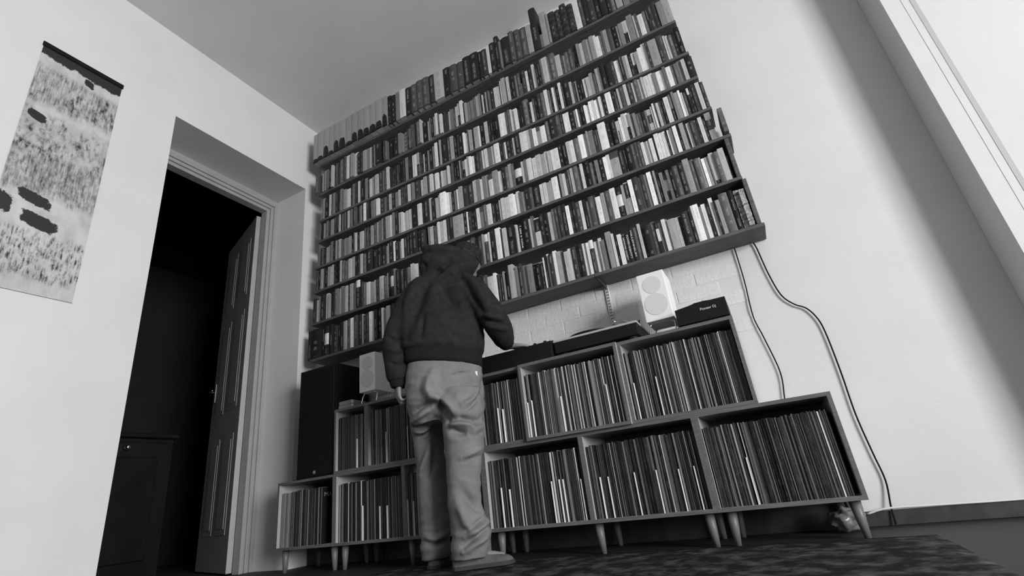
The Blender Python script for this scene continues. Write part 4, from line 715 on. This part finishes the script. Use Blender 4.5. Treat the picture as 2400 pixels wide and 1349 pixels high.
# trousers
bm = bmesh.new()
loft(bm, [ring(c, a, b_) for c, a, b_ in (((1.589, -.564, .995), .185, .128), ((1.588, -.565, .93), .196, .138), ((1.585, -.567, .852), .203, .150), ((1.586, -.566, .760), .198, .146), ((1.587, -.566, .700), .190, .130), ((1.588, -.566, .655), .172, .095))])
loft(bm, [ring(c, a, a*1.05, e=2.1) for c, a in (((1.672, -.570, .80), .112), ((1.700, -.602, .68), .106), ((1.705, -.607, .574), .098), ((1.701, -.609, .515), .093), ((1.692, -.615, .420), .082), ((1.688, -.618, .327), .077), ((1.686, -.620, .275), .078), ((1.699, -.610, .208), .084), ((1.701, -.609, .147), .087), ((1.694, -.614, .085), .086), ((1.686, -.618, .050), .079))])
loft(bm, [ring(c, a, a*1.02, e=2.1) for c, a in (((1.485, -.560, .82), .105), ((1.440, -.525, .70), .096), ((1.423, -.508, .618), .083), ((1.422, -.507, .554), .077), ((1.425, -.506, .449), .073), ((1.426, -.505, .348), .073), ((1.428, -.504, .250), .074), ((1.430, -.502, .154), .074), ((1.429, -.504, .085), .076), ((1.429, -.506, .045), .070))])
tm = fused(bm, .0065, 5)
def ridge(x): return 1-min(1, abs(x)*2.2)
def gauss(x, w): return math.exp(-(x/w)**2)
import numpy as np
def crease(me, curves, wr, back_w):
    """push the cloth in and out along fold lines given as (lateral, height) points in the wearer's own frame"""
    n = len(me.vertices); co = np.empty(n*3); me.vertices.foreach_get('co', co); co = co.reshape(-1, 3)
    nr = np.array([v.normal[:] for v in me.vertices])
    L3 = np.array(LV[:]); N3 = np.array(NV[:]); rel = co-np.array(AX[:]); s = rel @ L3; z = co[:, 2]
    back = back_w+(1-back_w)*np.clip(-(nr @ N3), 0, 1)
    a = np.zeros(n)
    for h, w, pts in curves:
        P = [(p.x, p.y) for p in catmull([(q[0], q[1], 0) for q in pts], 5)]; best = np.full(n, 9.); along = np.zeros(n)
        for i, ((x0, y0), (x1, y1)) in enumerate(zip(P, P[1:])):
            dx, dy = x1-x0, y1-y0; t = np.clip(((s-x0)*dx+(z-y0)*dy)/(dx*dx+dy*dy+1e-9), 0, 1); d = np.hypot(s-x0-dx*t, z-y0-dy*t)
            m = d < best; best[m] = d[m]; along[m] = (i+t[m])/(len(P)-1)
        a += h*np.exp(-(best/w)**2)*np.sin(np.clip(along*1.0, .06, .94)*math.pi)**.5*back
    for i, v in enumerate(me.vertices): a[i] += wr(v.co, s[i])
    co += nr*a[:, None]; me.vertices.foreach_set('co', co.ravel()); me.update()
TF = [(.022, .026, ((-.05, .88), (-.075, .80), (-.02, .745))), (.026, .017, ((-.06, .765), (.0, .742), (.03, .70), (.05, .655))), (-.022, .015, ((-.02, .745), (-.005, .69), (0, .62))), (-.020, .014, ((0, .637), (.06, .645), (.135, .628))), (.014, .012, ((.0, .615), (.06, .618), (.14, .600))),
 (-.022, .016, ((.010, .603), (.05, .580), (.105, .572))), (.018, .013, ((-.175, .66), (-.12, .69), (-.06, .715))), (.015, .012, ((-.17, .65), (-.13, .632), (-.08, .640))), (-.016, .013, ((-.17, .70), (-.11, .725), (-.05, .735))), (-.016, .014, ((-.16, .615), (-.11, .61), (-.05, .66))),
 (-.012, .011, ((.055, .66), (.13, .70), (.18, .77), (.205, .86))), (.010, .012, ((.08, .70), (.14, .735), (.175, .80))), (-.012, .013, ((.11, .60), (.16, .63), (.20, .67))), (.010, .013, ((.10, .565), (.15, .59), (.20, .63))),
 (.016, .015, ((-.09, .56), (-.11, .50), (-.145, .43))), (-.010, .014, ((-.06, .55), (-.075, .48), (-.10, .41))), (.009, .010, ((.06, .465), (.11, .485), (.17, .505))), (-.008, .010, ((.07, .445), (.12, .46), (.17, .475))),
 (-.016, .024, ((.045, .33), (.10, .27), (.16, .225))), (.014, .020, ((.03, .29), (.06, .20), (.11, .13))), (.016, .013, ((.04, .085), (.10, .115), (.17, .15))), (-.014, .010, ((.04, .105), (.10, .14), (.17, .175))), (.013, .012, ((.05, .14), (.11, .165), (.18, .20))), (-.012, .010, ((.06, .165), (.11, .19), (.17, .225))),
 (.012, .012, ((-.14, .16), (-.09, .135), (-.03, .15))), (-.010, .010, ((-.14, .13), (-.09, .11), (-.03, .12))), (.006, .006, ((.03, .868), (.08, .880), (.125, .884))), (-.005, .006, ((.03, .856), (.08, .868), (.125, .872)))]
def twr(p, s):
    z = p.z; k = .003+.004*gauss(z-.68, .12)+.005*gauss(z-.12, .10)
    return k*(ridge(noise.noise(Vector((s*9+z*3, p.y*7, z*20))))-.6)+.0015*noise.noise(p*30)
crease(tm, [(h*1.75, w, p) for h, w, p in TF], twr, .35)

for v in tm.vertices:
    if v.co.z < .02: v.co.z = .02+(v.co.z-.02)*.2
tr_ = pchild('trousers', tm, M['trouser'])
tr_['label'] = 'faded baggy canvas trousers'
# pocket flap line and small white tag
q = AX+LV*.168+NV*-.098; tg = bmesh.new(); add_box(tg, -.0055, .0055, -.002, .002, -.014, .014); tgm = bpy.data.meshes.new('pocket_tag'); tg.to_mesh(tgm); tg.free()
tgm.transform(Matrix.Translation(Vector((q.x, q.y, .868))) @ Matrix.Rotation(math.radians(52), 4, 'Z')); o = pchild('pocket_tag', tgm, M['white'])
# jacket
bm = bmesh.new()
loft(bm, [ring(c, a, b_, tilt=tl) for c, a, b_, tl in (((1.585, -.567, 1.005), .205, .150, -.025), ((1.584, -.566, 1.030), .222, .166, -.022), ((1.580, -.560, 1.086), .230, .172, -.02), ((1.571, -.542, 1.19), .232, .166, -.015), ((1.563, -.524, 1.298), .226, .155, -.01), ((1.561, -.510, 1.38), .204, .142, -.01), ((1.558, -.498, 1.455), .165, .112, -.008), ((1.556, -.475, 1.515), .11, .085, 0))])
T(bm, [(1.468, -.580, 1.420), (1.425, -.640, 1.307), (1.403, -.678, 1.202), (1.384, -.702, 1.103), (1.387, -.702, 1.009), (1.386, -.695, .930), (1.386, -.690, .895)], [.070, .070, .070, .070, .068, .062, .052])
T(bm, [(1.675, -.450, 1.425), (1.755, -.478, 1.350), (1.830, -.492, 1.235), (1.882, -.492, 1.140), (1.880, -.430, 1.085), (1.868, -.375, 1.055)], [.080, .083, .078, .074, .066, .054])
T(bm, [(1.480, -.500, 1.650), (1.520, -.500, 1.640), (1.585, -.462, 1.620), (1.655, -.395, 1.585), (1.700, -.335, 1.548)], [.052, .074, .086, .080, .060])
ball(bm, (1.545, -.525, 1.535), (.095, .070, .085)); ball(bm, (1.615, -.455, 1.535), (.095, .085, .075)); ball(bm, (1.492, -.515, 1.690), (.034, .038, .032)); ball(bm, (1.512, -.540, 1.565), (.060, .055, .070))
jm = fused(bm, .0075, 6)
JF = [(-.036, .036, ((.016, 1.42), (.05, 1.32), (.10, 1.25), (.155, 1.20))), (.022, .020, ((.04, 1.52), (.10, 1.46), (.15, 1.36), (.19, 1.27))), (-.030, .017, ((.115, 1.46), (.155, 1.36), (.19, 1.26), (.225, 1.17))), (-.007, .006, ((.12, 1.56), (.138, 1.49), (.136, 1.42))),
 (-.026, .038, ((-.01, 1.50), (-.065, 1.38), (-.12, 1.24), (-.17, 1.11))), (.014, .030, ((-.10, 1.46), (-.15, 1.33), (-.195, 1.18))), (.014, .050, ((-.03, 1.42), (-.01, 1.25), (.01, 1.09))), (-.013, .012, ((-.08, 1.19), (-.088, 1.13), (-.095, 1.07))),
 (-.022, .013, ((-.13, 1.50), (-.05, 1.475), (.02, 1.495), (.08, 1.55), (.16, 1.565))), (-.014, .014, ((-.10, 1.655), (-.03, 1.635), (.06, 1.625), (.13, 1.60))), (.012, .014, ((-.12, 1.63), (-.04, 1.60), (.04, 1.59), (.10, 1.575))), (-.014, .012, ((-.13, 1.60), (-.07, 1.565), (-.06, 1.52))),
 (.014, .020, ((.17, 1.43), (.21, 1.34), (.24, 1.24))), (.014, .013, ((.21, 1.17), (.26, 1.14), (.32, 1.13))), (-.013, .011, ((.22, 1.145), (.27, 1.115), (.33, 1.10))), (.012, .012, ((.24, 1.10), (.29, 1.085), (.34, 1.075))), (-.012, .011, ((-.28, 1.12), (-.24, 1.09), (-.18, 1.08))), (.012, .012, ((-.28, 1.05), (-.23, 1.03), (-.18, 1.04))), (-.010, .010, ((-.27, .98), (-.23, .96), (-.18, .97)))]
def jwr(p, s):
    z = p.z; k = .007*gauss(z-1.05, .05) if abs(s) < .2 else .004
    return k*(ridge(noise.noise(Vector((s*12, p.y*6, z*6))))-.6)+.0015*noise.noise(p*24)
crease(jm, [(h*1.35, w, p) for h, w, p in JF], jwr, .25); jk = pchild('jacket', jm, M['jacket'])
def band(name, rings, m):
    bm = bmesh.new(); loft(bm, rings, cap=True); me = fused(bm, .006, 2); displace(me, lambda p, n: .0012*math.sin(math.atan2(p.y, p.x)*3)); return pchild(name, me, m)
band('jacket_hem', [ring(c, a, b_, 40, tilt=tl) for c, a, b_, tl in (((1.587, -.566, .938), .196, .140, -.027), ((1.586, -.566, .950), .205, .150, -.027), ((1.585, -.567, 1.015), .210, .155, -.026), ((1.585, -.567, 1.038), .200, .146, -.024))], M['rib'])
def cuff(pts, rad):
    bm = bmesh.new(); add_tube(bm, pts, rad, 20); return pchild('cuff', fused(bm, .004, 2), M['rib'])
cuff([(1.386, -.691, .905), (1.386, -.690, .876), (1.385, -.690, .856)], [.050, .045, .038])
cuff([(1.870, -.382, 1.058), (1.867, -.362, 1.046), (1.866, -.346, 1.036)], [.050, .044, .036])
# shoes
def shoe(heel, toe):
    h = Vector((*heel, .0)); t = Vector((*toe, .0)); d = (t-h); L = d.length; d.normalize(); s = Vector((d.y, -d.x, 0)); bm = bmesh.new(); R = []
    for f, w, hh in ((0, .020, .045), (.03, .031, .062), (.12, .037, .080), (.30, .038, .088), (.45, .040, .080), (.62, .045, .062), (.80, .046, .052), (.92, .036, .044), (.98, .020, .034), (1, .008, .024)):
        r = []
        for k in range(20):
            a = 2*math.pi*k/20; y = math.sin(a); r.append(h+d*(L*f)+s*(w*math.cos(a))+Vector((0, 0, .022+(hh-.022)*y if y > 0 else .022+.006*y)))
        R.append(r)
    loft(bm, R); me = fused(bm, .005, 4); o = pchild('shoe', me, M['suede'])
    bm = bmesh.new(); R = []
    for f, w in ((-.01, .016), (.03, .034), (.12, .040), (.35, .039), (.62, .047), (.80, .048), (.92, .038), (1.01, .012)):
        c = h+d*(L*f); R.append([c-s*w+Vector((0, 0, .0085)), c+s*w+Vector((0, 0, .0085)), c+s*w+Vector((0, 0, .024)), c-s*w+Vector((0, 0, .024))])
    loft(bm, R); bmesh.ops.recalc_face_normals(bm, faces=bm.faces); me = bpy.data.meshes.new('sole'); bm.to_mesh(me); bm.free(); me.transform(Matrix.Translation(PO)); so = obj('sole', me, M['sole'], o)
shoe((1.615, -.645), (1.840, -.490)); shoe((1.448, -.562), (1.388, -.292))
